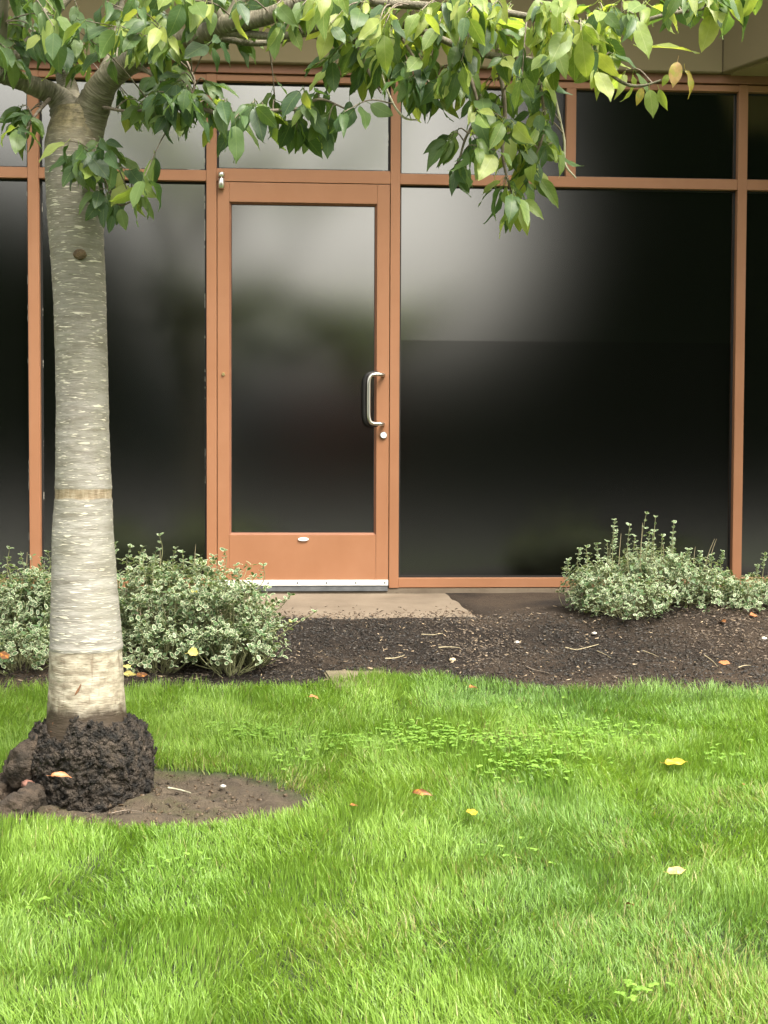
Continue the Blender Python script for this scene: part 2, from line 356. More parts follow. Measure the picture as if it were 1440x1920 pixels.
# ------------------------------------------------------------------ the building front
bld = empty('office_building', (0, 0, 0)); tag(bld, 'single storey office front with terracotta frames, dark panes and beige fascia', 'building')
FY0, FY1, GY = 0.0, .10, .045
XM = [(-3.15, -3.097), (-2.245, -2.192), (-1.336, -1.280), (-.430, -.378), (.519, .569), (2.351, 2.401), (4.18, 4.23)]
ZT0, ZT1, ZH = 2.094, 2.149, 2.605
for a, b_ in XM: box('mullion', a, b_, FY0, FY1, -.006, 2.64, MT['paint'], bld)
box('mullion', 1.436, 1.488, FY0+.003, FY1, ZT1, ZH, MT['paint'], bld)
bays = [(XM[i][1], XM[i+1][0]) for i in range(len(XM)-1)]
for i, (a, b_) in enumerate(bays):
    door_bay = i == 3
    z0, z1 = (2.094, 2.160) if door_bay else (ZT0, ZT1)
    box('transom_bar', a, b_, FY0+.003, FY1, z0, z1, MT['paint'], bld)
    box('head_rail', a, b_, FY0+.003, FY1, ZH, 2.638, MT['paint'], bld)
    if not door_bay: box('sill_rail', a, b_, FY0+.003, FY1, -.004, .046, MT['paint'], bld)
box('header_flashing', -8, 5, -.012, .1, 2.643, 2.688, MT['brown'], bld)
box('foundation_curb', -8, 8, .006, .12, -.3, -.007, MT['concrete'], bld, .004)
k = 0
def pane(x0, x1, z0, z1, material, parent, y=GY, name='window_pane'):
    me = box_me(name, x0+.004, x1-.004, y, y+.008, z0+.004, z1-.004, 0)
    o = link(name, me, material, parent)
    g_ = link('gasket', ring_me('gasket', x0, x1, z0, z1, .009, y-.006, y-.0015), MT['gasket'], o)
    return o
def edge_strip(x0, x1, z0, z1, parent, y=GY):
    link('film_edge', ring_me('film_edge', x0+.009, x1-.009, z0+.009, z1-.009, .0024, y-.0012, y-.0006), MT['edge'], parent)
for i, (a, b_) in enumerate(bays):
    if i == 3:
        p = pane(a, b_, 2.160, ZH, MT['glass'], bld); edge_strip(a, b_, 2.16, ZH, p); continue
    if i == 4:
        p = pane(a, 1.436, ZT1, ZH, MT['glass'], bld); p = pane(1.488, b_, ZT1, ZH, MT['glass'], bld)
        p = pane(a, b_, .046, ZT0, MT['glass'], bld)
        fl = box('film_sheet', a+.012, b_-.012, GY-.0010, GY-.0004, .058, 1.292, MT['glass_low'], p, 0); tag(fl, 'lower sheet of dark window film below a seam')
        continue
    p = pane(a, b_, ZT1, ZH, MT['glass'], bld)
    if i in (1, 2): edge_strip(a, b_, ZT1, ZH, p)
    p = pane(a, b_, .046, ZT0, MT['glass'], bld)
    if i in (1, 2): edge_strip(a, b_, .046, ZT0, p)
# beige fascia beam, turning out towards the car park at its right end
def prism(name, plan, z0, z1, material, parent, bev=.004):
    bm = bmesh.new(); A = [bm.verts.new((x, y, z1)) for x, y in plan]; B = [bm.verts.new((x, y, z0)) for x, y in plan]
    bm.faces.new(A); bm.faces.new(B[::-1]); n = len(plan)
    for i in range(n): bm.faces.new((A[i], B[i], B[(i+1) % n], A[(i+1) % n]))
    bmesh.ops.recalc_face_normals(bm, faces=bm.faces)
    if bev: bmesh.ops.bevel(bm, geom=bm.edges[:], offset=bev, segments=2, affect='EDGES')
    return link(name, bm_mesh(name, bm), material, parent)
prism('fascia', [(-8, -.05), (2.245, -.05), (2.245, .3), (-8, .3)], 2.689, 3.75, MT['stucco'], bld)
prism('fascia_wing', [(2.249, -.05), (2.72, -1.13), (8, -1.13), (8, .3), (2.249, .3)], 2.6905, 3.75, MT['stucco'], bld)
prism('soffit', [(2.30, -.06), (2.745, -1.08), (7.9, -1.08), (7.9, -.02), (2.30, -.02)], 2.682, 2.6925, MT['soffit'], bld, 0)
prism('roof', [(-8.6, -1.05), (2.35, -1.05), (2.55, -1.9), (8.6, -1.9), (8.6, 9), (-8.6, 9)], 3.76, 4.05, MT['soffit'], bld)  # unseen eave, its overhang added to shade the frames below
box('wall', -8, -3.15, .0, .3, -.006, 2.64, MT['stucco'], bld); box('wall', 4.23, 8, .0, .3, -.006, 2.64, MT['stucco'], bld)
box('wall', -8, 8, .32, .4, -.3, 3.75, MT['gasket'], bld, 0)

# door leaf
door = empty('door', (0, 0, 0), bld); tag(door, 'terracotta framed glass door with steel pull handle')
DX0, DX1, DZ0, DZ1 = -.3745, .5155, .004, 2.0905; DY0, DY1 = .004, .05
GX0, GX1, GZ0, GZ1 = -.314, .450, .273, 1.991
box('stile', DX0, GX0, DY0, DY1, DZ0, DZ1, MT['paint'], door, .002); box('stile', GX1, DX1, DY0, DY1, DZ0, DZ1, MT['paint'], door, .002)
box('top_rail', GX0+.0006, GX1-.0006, DY0+.0015, DY1, GZ1, DZ1, MT['paint'], door, .0012); box('bottom_rail', GX0+.0006, GX1-.0006, DY0+.0015, DY1, DZ0, GZ0, MT['paint'], door, .0012)
gp_ = box('door_pane', GX0+.004, GX1-.004, .026, .032, GZ0+.004, GZ1-.004, MT['glass'], door, 0)
def bead():     # sloping glazing bead
    t_ = .011; o_ = [(GX0, GZ0), (GX1, GZ0), (GX1, GZ1), (GX0, GZ1)]; i_ = [(GX0+t_, GZ0+t_), (GX1-t_, GZ0+t_), (GX1-t_, GZ1-t_), (GX0+t_, GZ1-t_)]
    V = [(x, .010, z) for x, z in o_]+[(x, .023, z) for x, z in i_]+[(x, .0262, z) for x, z in i_]
    Q = []
    for i in range(4):
        j = (i+1) % 4; Q += [(i, j, 4+j, 4+i), (4+i, 4+j, 8+j, 8+i)]
    me = bpy.data.meshes.new('glazing_bead'); me.from_pydata(V, [], Q); me.update(); return me
link('glazing_bead', bead(), MT['brown'], door)
link('gasket', ring_me('gasket', GX0+.010, GX1-.010, GZ0+.010, GZ1-.010, .0035, .0225, .0255), MT['gasket'], door)
box('door_gap_seal', DX0-.004, DX1+.004, .05, .06, DZ0-.01, DZ1+.003, MT['gasket'], door, 0)
box('kick_strip', DX0+.002, DX1-.001, -.006, .006, .008, .037, MT['alu'], door, .002)
box('door_sweep', DX0+.004, DX1-.003, -.002, .012, -.022, .0075, MT['darkmetal'], door, .002)
def cyl(name, c, r, y0, y1, material, parent, n=24, r2=None, bev=.0015):
    bm = bmesh.new(); bmesh.ops.create_cone(bm, cap_ends=True, segments=n, radius1=r, radius2=r2 or r, depth=y1-y0)
    bmesh.ops.rotate(bm, verts=bm.verts, matrix=Matrix.Rotation(math.pi/2, 3, 'X'))
    for v_ in bm.verts: v_.co += Vector((c[0], (y0+y1)/2, c[1]))
    if bev: bmesh.ops.bevel(bm, geom=[e for e in bm.edges if len(e.link_faces) == 2 and e.calc_face_angle(0) > 1], offset=bev, segments=2, affect='EDGES')
    return link(name, bm_mesh(name, bm, False), material, parent)
for i in range(6): cyl('screw', (.4965-i*.152, .0225), .0048, -.0085, -.004, MT['darkmetal'], door, 10, bev=0)
cyl('lock_collar', (.487, .794), .0185, -.006, .006, MT['darkmetal'], door, 28, .0185)
lk = cyl('lock_cylinder', (.487, .794), .0158, -.0095, .004, MT['white'], door, 28)
box('keyhole', .4852, .4872, -.0102, -.008, .785, .791, MT['gasket'], lk, 0)
cyl('peg', (-.3435, 1.105), .0085, -.004, .006, MT['brass'], door, 16, .0085)
bd = cyl('maker_badge', (0, 0), 1, -.0025, .006, MT['white'], door, 32, bev=0); bd.data.transform(Matrix.Translation((.071, 0, .2505)) @ Matrix.Diagonal((.0275, 1, .0095, 1)))
box('badge_print', .0545, .0875, -.0031, -.002, .2487, .2520, MT['greyprint'], bd, 0)
# pull handle
hp = smooth_path([(.487, .006, 1.107), (.484, -.020, 1.107), (.470, -.042, 1.107), (.440, -.052, 1.107), (.418, -.057, 1.100), (.407, -.060, 1.075), (.4055, -.060, 1.02), (.4055, -.060, .94), (.407, -.060, .884), (.418, -.057, .859), (.440, -.052, .852), (.470, -.042, .852), (.484, -.020, .852), (.487, .006, .852)], 72)
V, Q = tube(hp, .0098, 16); hd = link('handle', npmesh('handle', V, Q, True), MT['steel'], door)
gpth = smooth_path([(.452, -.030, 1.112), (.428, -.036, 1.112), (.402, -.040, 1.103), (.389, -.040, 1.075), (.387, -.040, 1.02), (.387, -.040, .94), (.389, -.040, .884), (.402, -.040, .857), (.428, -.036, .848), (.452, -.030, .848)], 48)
V, Q = tube(gpth, .0125, 12); o = link('handle_reflection', npmesh('handle_reflection', V, Q, True), MT['gasket'], hd); tag(o, 'dark reflection of the steel pull in the glass, built as a tube')  # solid black tube stands in for the handle's dark reflection
# top pivot hinge
def vcyl(name, x, y, r, z0, z1, material, parent):
    V, Q = tube([(x, y, z0), (x, y, z0+.001), (x, y, z0+.003), (x, y, z1-.003), (x, y, z1-.001), (x, y, z1)], [0.0001, r*.85, r, r, r*.85, .0001], 24)
    return link(name, npmesh(name, V, Q, True), material, parent)
vcyl('pivot_knuckle', -.353, -.010, .0165, 2.112, 2.137, MT['steel'], door); vcyl('pivot_knuckle', -.353, -.010, .0165, 2.052, 2.108, MT['steel'], door)

# ------------------------------------------------------------------ leaf shapes (length along x, unit length)
LT = np.array([0, .06, .17, .31, .47, .63, .78, .9, 1.0]); LW = np.array([.012, .11, .19, .235, .24, .20, .13, .055, .001])
def leaf_arrays(wid=1.0, fold=.25, droop=.5, wave=.03, ph=0.0, petiole=.22):
    rows = []; uv = []
    ang = droop*(LT-.1)
    dx = np.concatenate([[0], np.cumsum(np.diff(LT)*np.cos((ang[1:]+ang[:-1])/2))]); dz = np.concatenate([[0], -np.cumsum(np.diff(LT)*np.sin((ang[1:]+ang[:-1])/2))])
    for i in range(9):
        for s in (-1, 0, 1):
            wv = wave*math.sin(i*1.7+ph+s)*abs(s)
            rows.append((dx[i], s*LW[i]*wid*math.cos(fold), dz[i]+abs(s)*LW[i]*wid*math.sin(fold)+wv)); uv.append((LT[i], .5+s*LW[i]*1.9))
    Q = []
    for i in range(8):
        a = i*3; Q += [(a, a+3, a+4, a+1), (a+1, a+4, a+5, a+2)]
    n = len(rows)       # petiole: a thin three-sided stalk
    for x in (0.01, -petiole*.55, -petiole):
        for q in range(3):
            rows.append((x, .012*math.cos(q*2.09), .012*math.sin(q*2.09)+.10*x*x/petiole*3)); uv.append((0.02, .5))
    for i in range(2):
        for q in range(3):
            r_ = (q+1) % 3; Q.append((n+i*3+q, n+i*3+r_, n+i*3+3+r_, n+i*3+3+q))
    return np.array(rows), np.array(Q), np.array(uv)
LV = [leaf_arrays(.95, .22, .35, .025, 0), leaf_arrays(1.05, .12, .75, .04, 1), leaf_arrays(.85, .42, .55, .03, 2), leaf_arrays(.98, .3, 1.05, .045, 3), leaf_arrays(1.1, .06, .2, .04, 4), leaf_arrays(.75, .6, .9, .04, 5)]
def leaf_matrix(pos, d, nrm, L):
    x = d/np.linalg.norm(d); z = nrm-x*(nrm@x); z /= np.linalg.norm(z)+1e-9; y = np.cross(z, x)
    M = np.eye(4); M[:3, 0] = x*L; M[:3, 1] = y*L; M[:3, 2] = z*L; M[:3, 3] = pos; return M

# ------------------------------------------------------------------ the tree
TD = 4.32
S = TD/F                                            # metres per photo pixel at the trunk
base = gp(165, 1486); TY = base[1]
tree = empty('cherry_tree', (0, 0, 0)); tag(tree, 'young cherry tree with pale ringed bark and dark swollen root base', 'tree')
prof = [(205, 104, 192), (235, 92, 188), (270, 84, 189), (320, 85, 192), (380, 88, 193), (440, 92, 194), (560, 101, 199), (660, 104, 201), (780, 106, 203), (860, 105, 206), (908, 104, 209), (916, 103, 210), (936, 103, 210), (944, 103, 210), (1000, 99, 212), (1100, 97, 219), (1200, 95, 229), (1213, 95, 230), (1220, 94, 229), (1280, 93, 231), (1340, 89, 236), (1400, 80, 246), (1500, 76, 250)]
PY = np.array([p[0] for p in prof], float); PLx = np.array([p[1] for p in prof], float); PRx = np.array([p[2] for p in prof], float)
ys = np.concatenate([np.linspace(205, 1500, 330)]); NU = 72
cx = np.interp(ys, PY, (PLx+PRx)/2); rr = np.interp(ys, PY, (PRx-PLx)/2)*S
V = []; UV = []; th = np.linspace(0, 2*math.pi, NU+1)
for i, y in enumerate(ys):
    c = at(cx[i], y, TD)
    band = 1.0
    for k_ in range(NU+1):
        a = th[k_]
        q = Vector((math.cos(a)*2.2, math.sin(a)*2.2, c[2]*16))
        rad = rr[i]*(1+.018*mnoise.noise(Vector((math.cos(a)*1.2, math.sin(a)*1.2, c[2]*5)))+.012*mnoise.noise(q*Vector((1, 1, 1)).x if False else q))
        rad += .0016*mnoise.noise(Vector((math.cos(a)*5, math.sin(a)*5, c[2]*70)))
        if 1214 < y < 1350: rad += .0022*mnoise.noise(Vector((math.cos(a)*9, math.sin(a)*9, c[2]*30)))
        if 917 < y < 935: rad -= .0018
        if 1208 < y < 1215: rad += .002
        V.append((c[0]+rad*math.cos(a), c[1]+rad*math.sin(a), c[2])); UV.append((a/(2*math.pi)*.56, c[2]))
V = np.array(V); UV = np.array(UV); n1 = NU+1
i, j = np.meshgrid(np.arange(len(ys)-1), np.arange(NU), indexing='ij'); i = i.ravel(); j = j.ravel()
Q = np.stack([i*n1+j+1, i*n1+j, (i+1)*n1+j, (i+1)*n1+j+1], 1)
# bark: silver-grey skin with pale lenticels, two rings, a rougher beige foot and a rusty crack
zr1a, zr1b = at(150, 917, TD)[2], at(150, 935, TD)[2]; zf = at(150, 1216, TD)[2]; ztop = at(150, 330, TD)[2]
m, t, b = mat('cherry_bark')
uvn = N(t, 'ShaderNodeUVMap'); uvn.uv_map = 'uv'
def uvmap(sx, sy):
    mp = N(t, 'ShaderNodeMapping'); mp.inputs['Scale'].default_value = (sx, sy, 1); t.links.new(uvn.outputs[0], mp.inputs[0]); return mp.outputs[0]
sep = N(t, 'ShaderNodeSeparateXYZ'); t.links.new(uvn.outputs[0], sep.inputs[0]); zc = sep.outputs[1]
obv = coords(t)
basec = ramp(t, noise(t, uvmap(7, 42), 1.0, 7, .62), [(.28, (.15, .132, .108)), (.46, (.25, .235, .208)), (.6, (.32, .305, .278)), (.75, (.40, .385, .35))])
# upper stem greener and darker, lower stem paler
hi = N(t, 'ShaderNodeMapRange'); hi.inputs[1].default_value = at(150, 1000, TD)[2]; hi.inputs[2].default_value = at(150, 430, TD)[2]; t.links.new(zc, hi.inputs[0])
upc = ramp(t, noise(t, uvmap(12, 55), 1.0, 7, .62), [(.3, (.06, .05, .03)), (.5, (.12, .10, .065)), (.75, (.20, .175, .125))])
basec = mixc(t, math_(t, 'MULTIPLY', hi.outputs[0], .52), basec, upc)
lent = ramp(t, noise(t, uvmap(26, 190), 1.0, 2.2, .5), [(.60, (0, 0, 0)), (.665, (1, 1, 1))])
lent2 = ramp(t, noise(t, uvmap(15, 90), 1.0, 2, .5), [(.64, (0, 0, 0)), (.68, (1, 1, 1))])
lmask = math_(t, 'MAXIMUM', math_(t, 'MULTIPLY', lent, .75), lent2)
col = mixc(t, lmask, basec, (.60, .56, .46))
dark = ramp(t, noise(t, uvmap(30, 240), 1.0, 3, .5), [(.62, (0, 0, 0)), (.7, (1, 1, 1))])
col = mixc(t, math_(t, 'MULTIPLY', dark, .55), col, (.1, .085, .06))
def zmask(z0, z1, soft=.002):
    a_ = N(t, 'ShaderNodeMapRange'); a_.inputs[1].default_value = z0-soft; a_.inputs[2].default_value = z0+soft
    nz = math_(t, 'ADD', zc, math_(t, 'MULTIPLY', math_(t, 'SUBTRACT', noise(t, uvmap(14, 6), 1, 3), .5), .014)); t.links.new(nz, a_.inputs[0])
    c_ = N(t, 'ShaderNodeMapRange'); c_.inputs[1].default_value = z1+soft; c_.inputs[2].default_value = z1-soft; t.links.new(nz, c_.inputs[0])
    return math_(t, 'MULTIPLY', a_.outputs[0], c_.outputs[0])
ringc = ramp(t, noise(t, uvmap(45, 12), 1, 5, .6), [(.3, (.13, .095, .06)), (.5, (.27, .21, .14)), (.7, (.4, .35, .27))])
col = mixc(t, zmask(zr1b, zr1a), col, ringc)
footc = ramp(t, noise(t, uvmap(28, 55), 1, 6, .6), [(.3, (.14, .112, .078)), (.46, (.27, .235, .178)), (.62, (.40, .365, .29))])
ver = ramp(t, noise(t, uvmap(60, 9), 1, 4, .6), [(.57, (0, 0, 0)), (.68, (1, 1, 1))])
footc = mixc(t, math_(t, 'MULTIPLY', ver, .6), footc, (.14, .1, .065))
col = mixc(t, zmask(-3, zf), col, footc)
gr = ramp(t, noise(t, obv, 4, 4), [(.45, (0, 0, 0)), (.7, (1, 1, 1))])       # algae tint
col = mixc(t, math_(t, 'MULTIPLY', gr, .22), col, (.13, .14, .05))
tp = N(t, 'ShaderNodeMapRange'); tp.inputs[1].default_value = at(150, 300, TD)[2]; tp.inputs[2].default_value = at(150, 240, TD)[2]; t.links.new(zc, tp.inputs[0])
topc = ramp(t, noise(t, uvmap(40, 45), 1, 7, .65), [(.3, (.05, .042, .022)), (.55, (.15, .125, .065)), (.75, (.27, .23, .13))])
col = mixc(t, tp.outputs[0], col, topc)
t.links.new(col, b.inputs['Base Color']); b.inputs['Roughness'].default_value = .62; b.inputs['Specular IOR Level'].default_value = .35
hgt = math_(t, 'ADD', math_(t, 'MULTIPLY', lmask, .6), noise(t, uvmap(30, 160), 1, 6, .6))
bump(t, b, hgt, .55, .004); MT['bark'] = m
mud = N(t, 'ShaderNodeMapRange'); mud.inputs[1].default_value = at(150, 1275, TD)[2]; mud.inputs[2].default_value = at(150, 1350, TD)[2]; t.links.new(zc, mud.inputs[0])
mudf = ramp(t, math_(t, 'ADD', math_(t, 'MULTIPLY', mud.outputs[0], .75), math_(t, 'MULTIPLY', noise(t, uvmap(26, 20), 1, 6, .65), .55)), [(.62, (0, 0, 0)), (.85, (1, 1, 1))])
t.links.new(mixc(t, mudf, col, (.045, .032, .02)), b.inputs['Base Color'])
trunk = link('trunk', npmesh('trunk', V, Q, True, uv=UV), MT['bark'], tree)
# knot scar
kn = at(157, 484, TD); bm = bmesh.new(); bmesh.ops.create_uvsphere(bm, u_segments=20, v_segments=12, radius=1)
for v_ in bm.verts: v_.co = Vector((v_.co.x*.020, v_.co.y*.008, v_.co.z*.016))*(1+.15*mnoise.noise(v_.co*3))
kk = link('knot', bm_mesh('knot', bm, True), noisy('knot_bark', (.05, .032, .016), (.2, .135, .075), 60, .8, .8, .01), trunk); kk.location = (kn[0], kn[1]-.0805, kn[2])
# rusty resin crack at the foot
def on_trunk(px, py, out=.0):
    c0 = np.interp(py, PY, (PLx+PRx)/2); R_ = np.interp(py, PY, (PRx-PLx)/2); return at(px, py, TD-math.sqrt(max(R_*R_-(px-c0)**2, 1))*S-out)
ck = [on_trunk(*q, .0015) for q in ((152, 1283), (144, 1298), (130, 1312), (116, 1326), (106, 1345), (100, 1372))]
V_, Q_ = tube(smooth_path(ck, 26), np.interp(np.linspace(0, 1, 26), [0, .3, 1], [.0015, .0045, .010]), 7, bump=.5)
link('resin_crack', npmesh('resin_crack', V_, Q_, True), noisy('rusty_resin', (.09, .035, .018), (.26, .125, .06), 40, .7, .7, .006), trunk)

# swollen, blackened root base
MT['root'] = noisy('blackened_bark', (.009, .008, .007), (.075, .057, .042), 34, .85, 1.0, .02, 90, lo=.38, hi=.72, detail=9)
zb = base[2]-.06; zt = at(165, 1336, TD)[2]; bc = at(166, 1420, TD)
NR, NA = 150, 220; V = []
for i in range(NR):
    f = i/(NR-1); z = zb+(zt-zb)*f; px_y = proj((bc[0], bc[1], z))[1]
    hw = np.interp(px_y, [1330, 1342, 1362, 1395, 1440, 1485, 1520], [70, 86, 102, 113, 117, 112, 108])*S
    ccx = at(np.interp(px_y, [1330, 1380, 1440, 1500], [164, 165, 167, 170]), 1420, TD)[0]
    for k_ in range(NA):
        a = k_*2*math.pi/NA; dv = Vector((math.cos(a), math.sin(a), 0))
        p = Vector((ccx+hw*dv.x, bc[1]+hw*.92*dv.y, z))
        d1 = mnoise.noise(p*9); cell = mnoise.voronoi(p*Vector((1, 1, 1)).x*34 if False else p*30)[0]
        rg = mnoise.ridged_multi_fractal(p*16, 1.0, 2.0, 4, 1.0, 2.0)
        disp = .012*d1+.010*(min(cell[1]-cell[0], .5)-.2)+.009*(rg-1.0)+.009*mnoise.noise(p*55)+.006*mnoise.noise(p*130)
        if i > NR-14: disp *= 1.0+.6*(i-NR+14)/14
        p += dv*disp; p.z += .014*mnoise.noise(p*22)+f**3*(.05*mnoise.noise(p*7+Vector((3, 1, 0)))+.012*mnoise.noise(p*60)-(.05 if dv.x < -.3 else 0))
        V.append(p)
V = np.array(V)
i, j = np.meshgrid(np.arange(NR-1), np.arange(NA), indexing='ij'); i = i.ravel(); j = j.ravel(); k_ = (j+1) % NA
Q = np.stack([i*NA+j, i*NA+k_, (i+1)*NA+k_, (i+1)*NA+j], 1)
# close the top inwards to the trunk with a ragged rim
topi = len(V); r_in = []
for q in range(NA):
    p = V[(NR-1)*NA+q]; c_ = np.array([at(162, 1336, TD)[0], bc[1], zt]); r_in.append(c_+(p-c_)*.62+np.array([0, 0, -.03]))
V = np.vstack([V, np.array(r_in)]); q = np.arange(NA)
Q = np.vstack([Q, np.stack([(NR-1)*NA+q, (NR-1)*NA+(q+1) % NA, topi+(q+1) % NA, topi+q], 1)])
rootb = link('root_base', npmesh('root_base', V, Q, True), MT['root'], tree); tag(rootb, 'blackened, cracked and swollen root base')
fl_n = 2200; fi = rng.integers(2*NA, (NR-1)*NA, fl_n); fV = []; fQ = []
for q in range(fl_n):
    p = V[fi[q]]; out = p-np.array([bc[0], bc[1], p[2]]); out /= np.linalg.norm(out); sd_ = np.cross([0, 0, 1.], out); up_ = np.cross(out, sd_)
    a_ = random.gauss(0, .5); d1 = up_*math.cos(a_)+sd_*math.sin(a_); d2 = np.cross(out, d1); l_, w_, t_ = random.uniform(.003, .016), random.uniform(.0025, .007), random.uniform(.0015, .005)
    tl = random.uniform(-.004, .008)
    for (u_, v_, k_) in ((-1, -1, 0), (1, -.8, 0), (1.1, .9, 0), (-.9, 1, 0), (-.8, -.8, 1), (.7, -.6, 1), (.8, .7, 1), (-.7, .8, 1)):
        fV.append(p+d1*l_*u_+d2*w_*v_+out*(k_*t_+tl*u_*k_-.002))
    o_ = q*8; fQ += [(o_+4, o_+5, o_+6, o_+7), (o_, o_+1, o_+5, o_+4), (o_+1, o_+2, o_+6, o_+5), (o_+2, o_+3, o_+7, o_+6), (o_+3, o_, o_+4, o_+7)]
link('bark_flakes', npmesh('bark_flakes', np.array(fV), np.array(fQ)), MT['root'], rootb)['kind'] = 'stuff'
def root(pts, rad, seed):
    P = smooth_path(pts, 90); R = np.interp(np.linspace(0, 1, 90), np.linspace(0, 1, len(rad)), rad)
    V, Q = tube(P, R, 48)
    for i in range(len(V)):
        p = Vector(V[i]); c_ = P[i//48]; d = p-Vector(c_); d.normalize()
        dd = .026*mnoise.noise(p*11+Vector((seed, 0, 0)))+.012*mnoise.noise(p*38)+.014*(mnoise.ridged_multi_fractal(p*20, 1, 2, 5, 1, 2)-1)+.006*mnoise.noise(p*90)
        V[i] += np.array(d)*dd
    return link('root', npmesh('root', V, Q, True), MT['root2'], tree)
MT['root2'] = noisy('muddy_root_bark', (.013, .010, .007), (.06, .042, .028), 18, .85, 1.0, .02, 50, lo=.3, hi=.75, detail=9)
def gpt(px, py, up): p = gp(px, py); p[2] += up; return p
root([at(100, 1400, TD), at(62, 1430, TD-.06), gpt(20, 1478, .015), gpt(-40, 1500, -.01), gpt(-120, 1520, -.03)], [.06, .055, .045, .038, .035], 1)
root([at(90, 1445, TD-.05), gpt(70, 1492, .02), gpt(45, 1515, .012), gpt(5, 1532, .0), gpt(-50, 1545, -.02)], [.045, .036, .032, .026, .025], 5)
sc_p = gpt(52, 1502, .05); bm = bmesh.new(); bmesh.ops.create_icosphere(bm, subdivisions=3, radius=1)
for v_ in bm.verts: v_.co = Vector((v_.co.x*.018, v_.co.y*.02, v_.co.z*.012))*(1+.4*mnoise.noise(v_.co*2.5))
o = link('root_scar', bm_mesh('root_scar', bm, True), noisy('root_scar_red', (.11, .045, .035), (.24, .12, .085), 40, .7, .5), tree); o.location = sc_p

# limbs: photo-measured courses with their own distances from the lens
MT['limb'] = None
m, t, b = mat('limb_bark')
v = coords(t)
uvn = N(t, 'ShaderNodeUVMap'); uvn.uv_map = 'uv'
mp = N(t, 'ShaderNodeMapping'); mp.inputs['Scale'].default_value = (5, 130, 1); t.links.new(uvn.outputs[0], mp.inputs[0])
c = ramp(t, noise(t, mp.outputs[0], 1, 5, .6), [(.32, (.06, .05, .03)), (.55, (.16, .14, .095)), (.72, (.36, .33, .26))])
c = mixc(t, .3, c, ramp(t, noise(t, v, 14, 6), [(.35, (.05, .055, .025)), (.7, (.22, .2, .15))]))
t.links.new(c, b.inputs['Base Color']); b.inputs['Roughness'].default_value = .7; bump(t, b, noise(t, mp.outputs[0], 1, 6), .6, .006); MT['limb'] = m
MT['twig'] = noisy('twig_bark', (.09, .065, .045), (.24, .2, .16), 60, .7, .3, .002)
MT['paletwig'] = noisy('pale_twig', (.3, .29, .2), (.45, .43, .32), 60, .7, .2, .002)
ALLB = []
def branch(pts, rad_px, material, name='branch', n=None, nose=10):
    """pts: (px, py, distance); rad in photo pixels"""
    W = np.array([at(*p) for p in pts]); n = n or max(14, len(pts)*8)
    P = smooth_path(W, n); Rm = np.interp(np.linspace(0, 1, n), np.linspace(0, 1, len(rad_px)), rad_px)*4.1/F
    if n > 10:
        for i in range(1, n-1): P[i] += np.array(mnoise.noise_vector(Vector(P[i])*9))*min(Rm[i]*.5, .006)
    V, Q = tube(P, Rm, nose, bump=.12, seed=len(ALLB)); ln = np.concatenate([[0], np.cumsum(np.linalg.norm(np.diff(P, axis=0), axis=1))])
    uv = np.stack([np.tile(np.arange(nose)/nose, n), np.repeat(ln, nose)], 1)
    o = link(name, npmesh(name, V, Q, True, uv=uv), material, tree); ALLB.append(P); return P
L, TW = MT['limb'], MT['twig']
branch([(158, 262, 4.32), (172, 205, 4.30), (196, 158, 4.26), (245, 118, 4.2), (330, 82, 4.1), (420, 50, 4.02), (500, 30, 3.96), (590, -5, 3.9), (700, -60, 3.8)], [36, 34, 27, 22, 20, 18, 15, 13, 9], L, nose=18)
branch([(138, 265, 4.32), (124, 205, 4.32), (100, 176, 4.3), (50, 156, 4.25), (0, 141, 4.2), (-90, 118, 4.1), (-260, 60, 4.0)], [38, 32, 22, 18, 17, 14, 9], L, nose=18)
branch([(140, 250, 4.36), (132, 190, 4.40), (112, 120, 4.45), (94, 60, 4.5), (76, 0, 4.55), (50, -110, 4.6), (20, -300, 4.7)], [32, 24, 15, 13, 12, 10, 5], MT['limb'], nose=16)
branch([(165, 250, 4.36), (196, 160, 4.42), (214, 95, 4.5), (222, 0, 4.6), (240, -160, 4.7), (300, -380, 4.8)], [30, 22, 14, 14, 11, 6], L, nose=16)
B1 = branch([(395, 62, 4.04), (470, 66, 4.0), (560, 64, 3.95), (640, 36, 3.92), (720, 40, 3.9), (800, 62, 3.88), (862, 88, 3.86), (930, 104, 3.85), (1000, 113, 3.83), (1062, 108, 3.8), (1120, 122, 3.8), (1170, 156, 3.8), (1202, 162, 3.8), (1240, 150, 3.8)], [8, 7, 7, 6.5, 6.5, 6, 6, 6.5, 5, 4, 3.5, 3, 2.6, 1.6], MT['limb'], n=120)
branch([(330, 80, 4.1), (400, 74, 4.1), (470, 80, 4.1), (530, 76, 4.1), (575, 66, 4.1), (650, 90, 4.1)], [7, 6, 6, 5, 4, 2], L)
branch([(590, -5, 3.9), (690, 5, 3.8), (800, 12, 3.75), (940, 22, 3.7), (1080, 45, 3.7), (1188, 40, 3.7), (1250, 26, 3.7), (1330, 14, 3.7), (1400, -10, 3.7), (1480, -40, 3.7)], [10, 8, 7, 6, 5, 4, 3.5, 3, 2.4, 1.5], L, n=90)
branch([(250, 118, 4.2), (300, 150, 4.1), (352, 192, 4.0), (410, 214, 3.95), (458, 223, 3.93), (500, 208, 3.92), (560, 203, 3.92), (600, 186, 3.92), (650, 205, 3.92)], [5, 4.5, 4, 4, 4, 3.5, 3, 2.5, 1.5], TW, n=70)
branch([(175, 262, 4.22), (188, 310, 4.15), (204, 356, 4.12), (224, 384, 4.1), (246, 378, 4.1)], [4, 3.5, 3, 2.2, 1.4], TW)
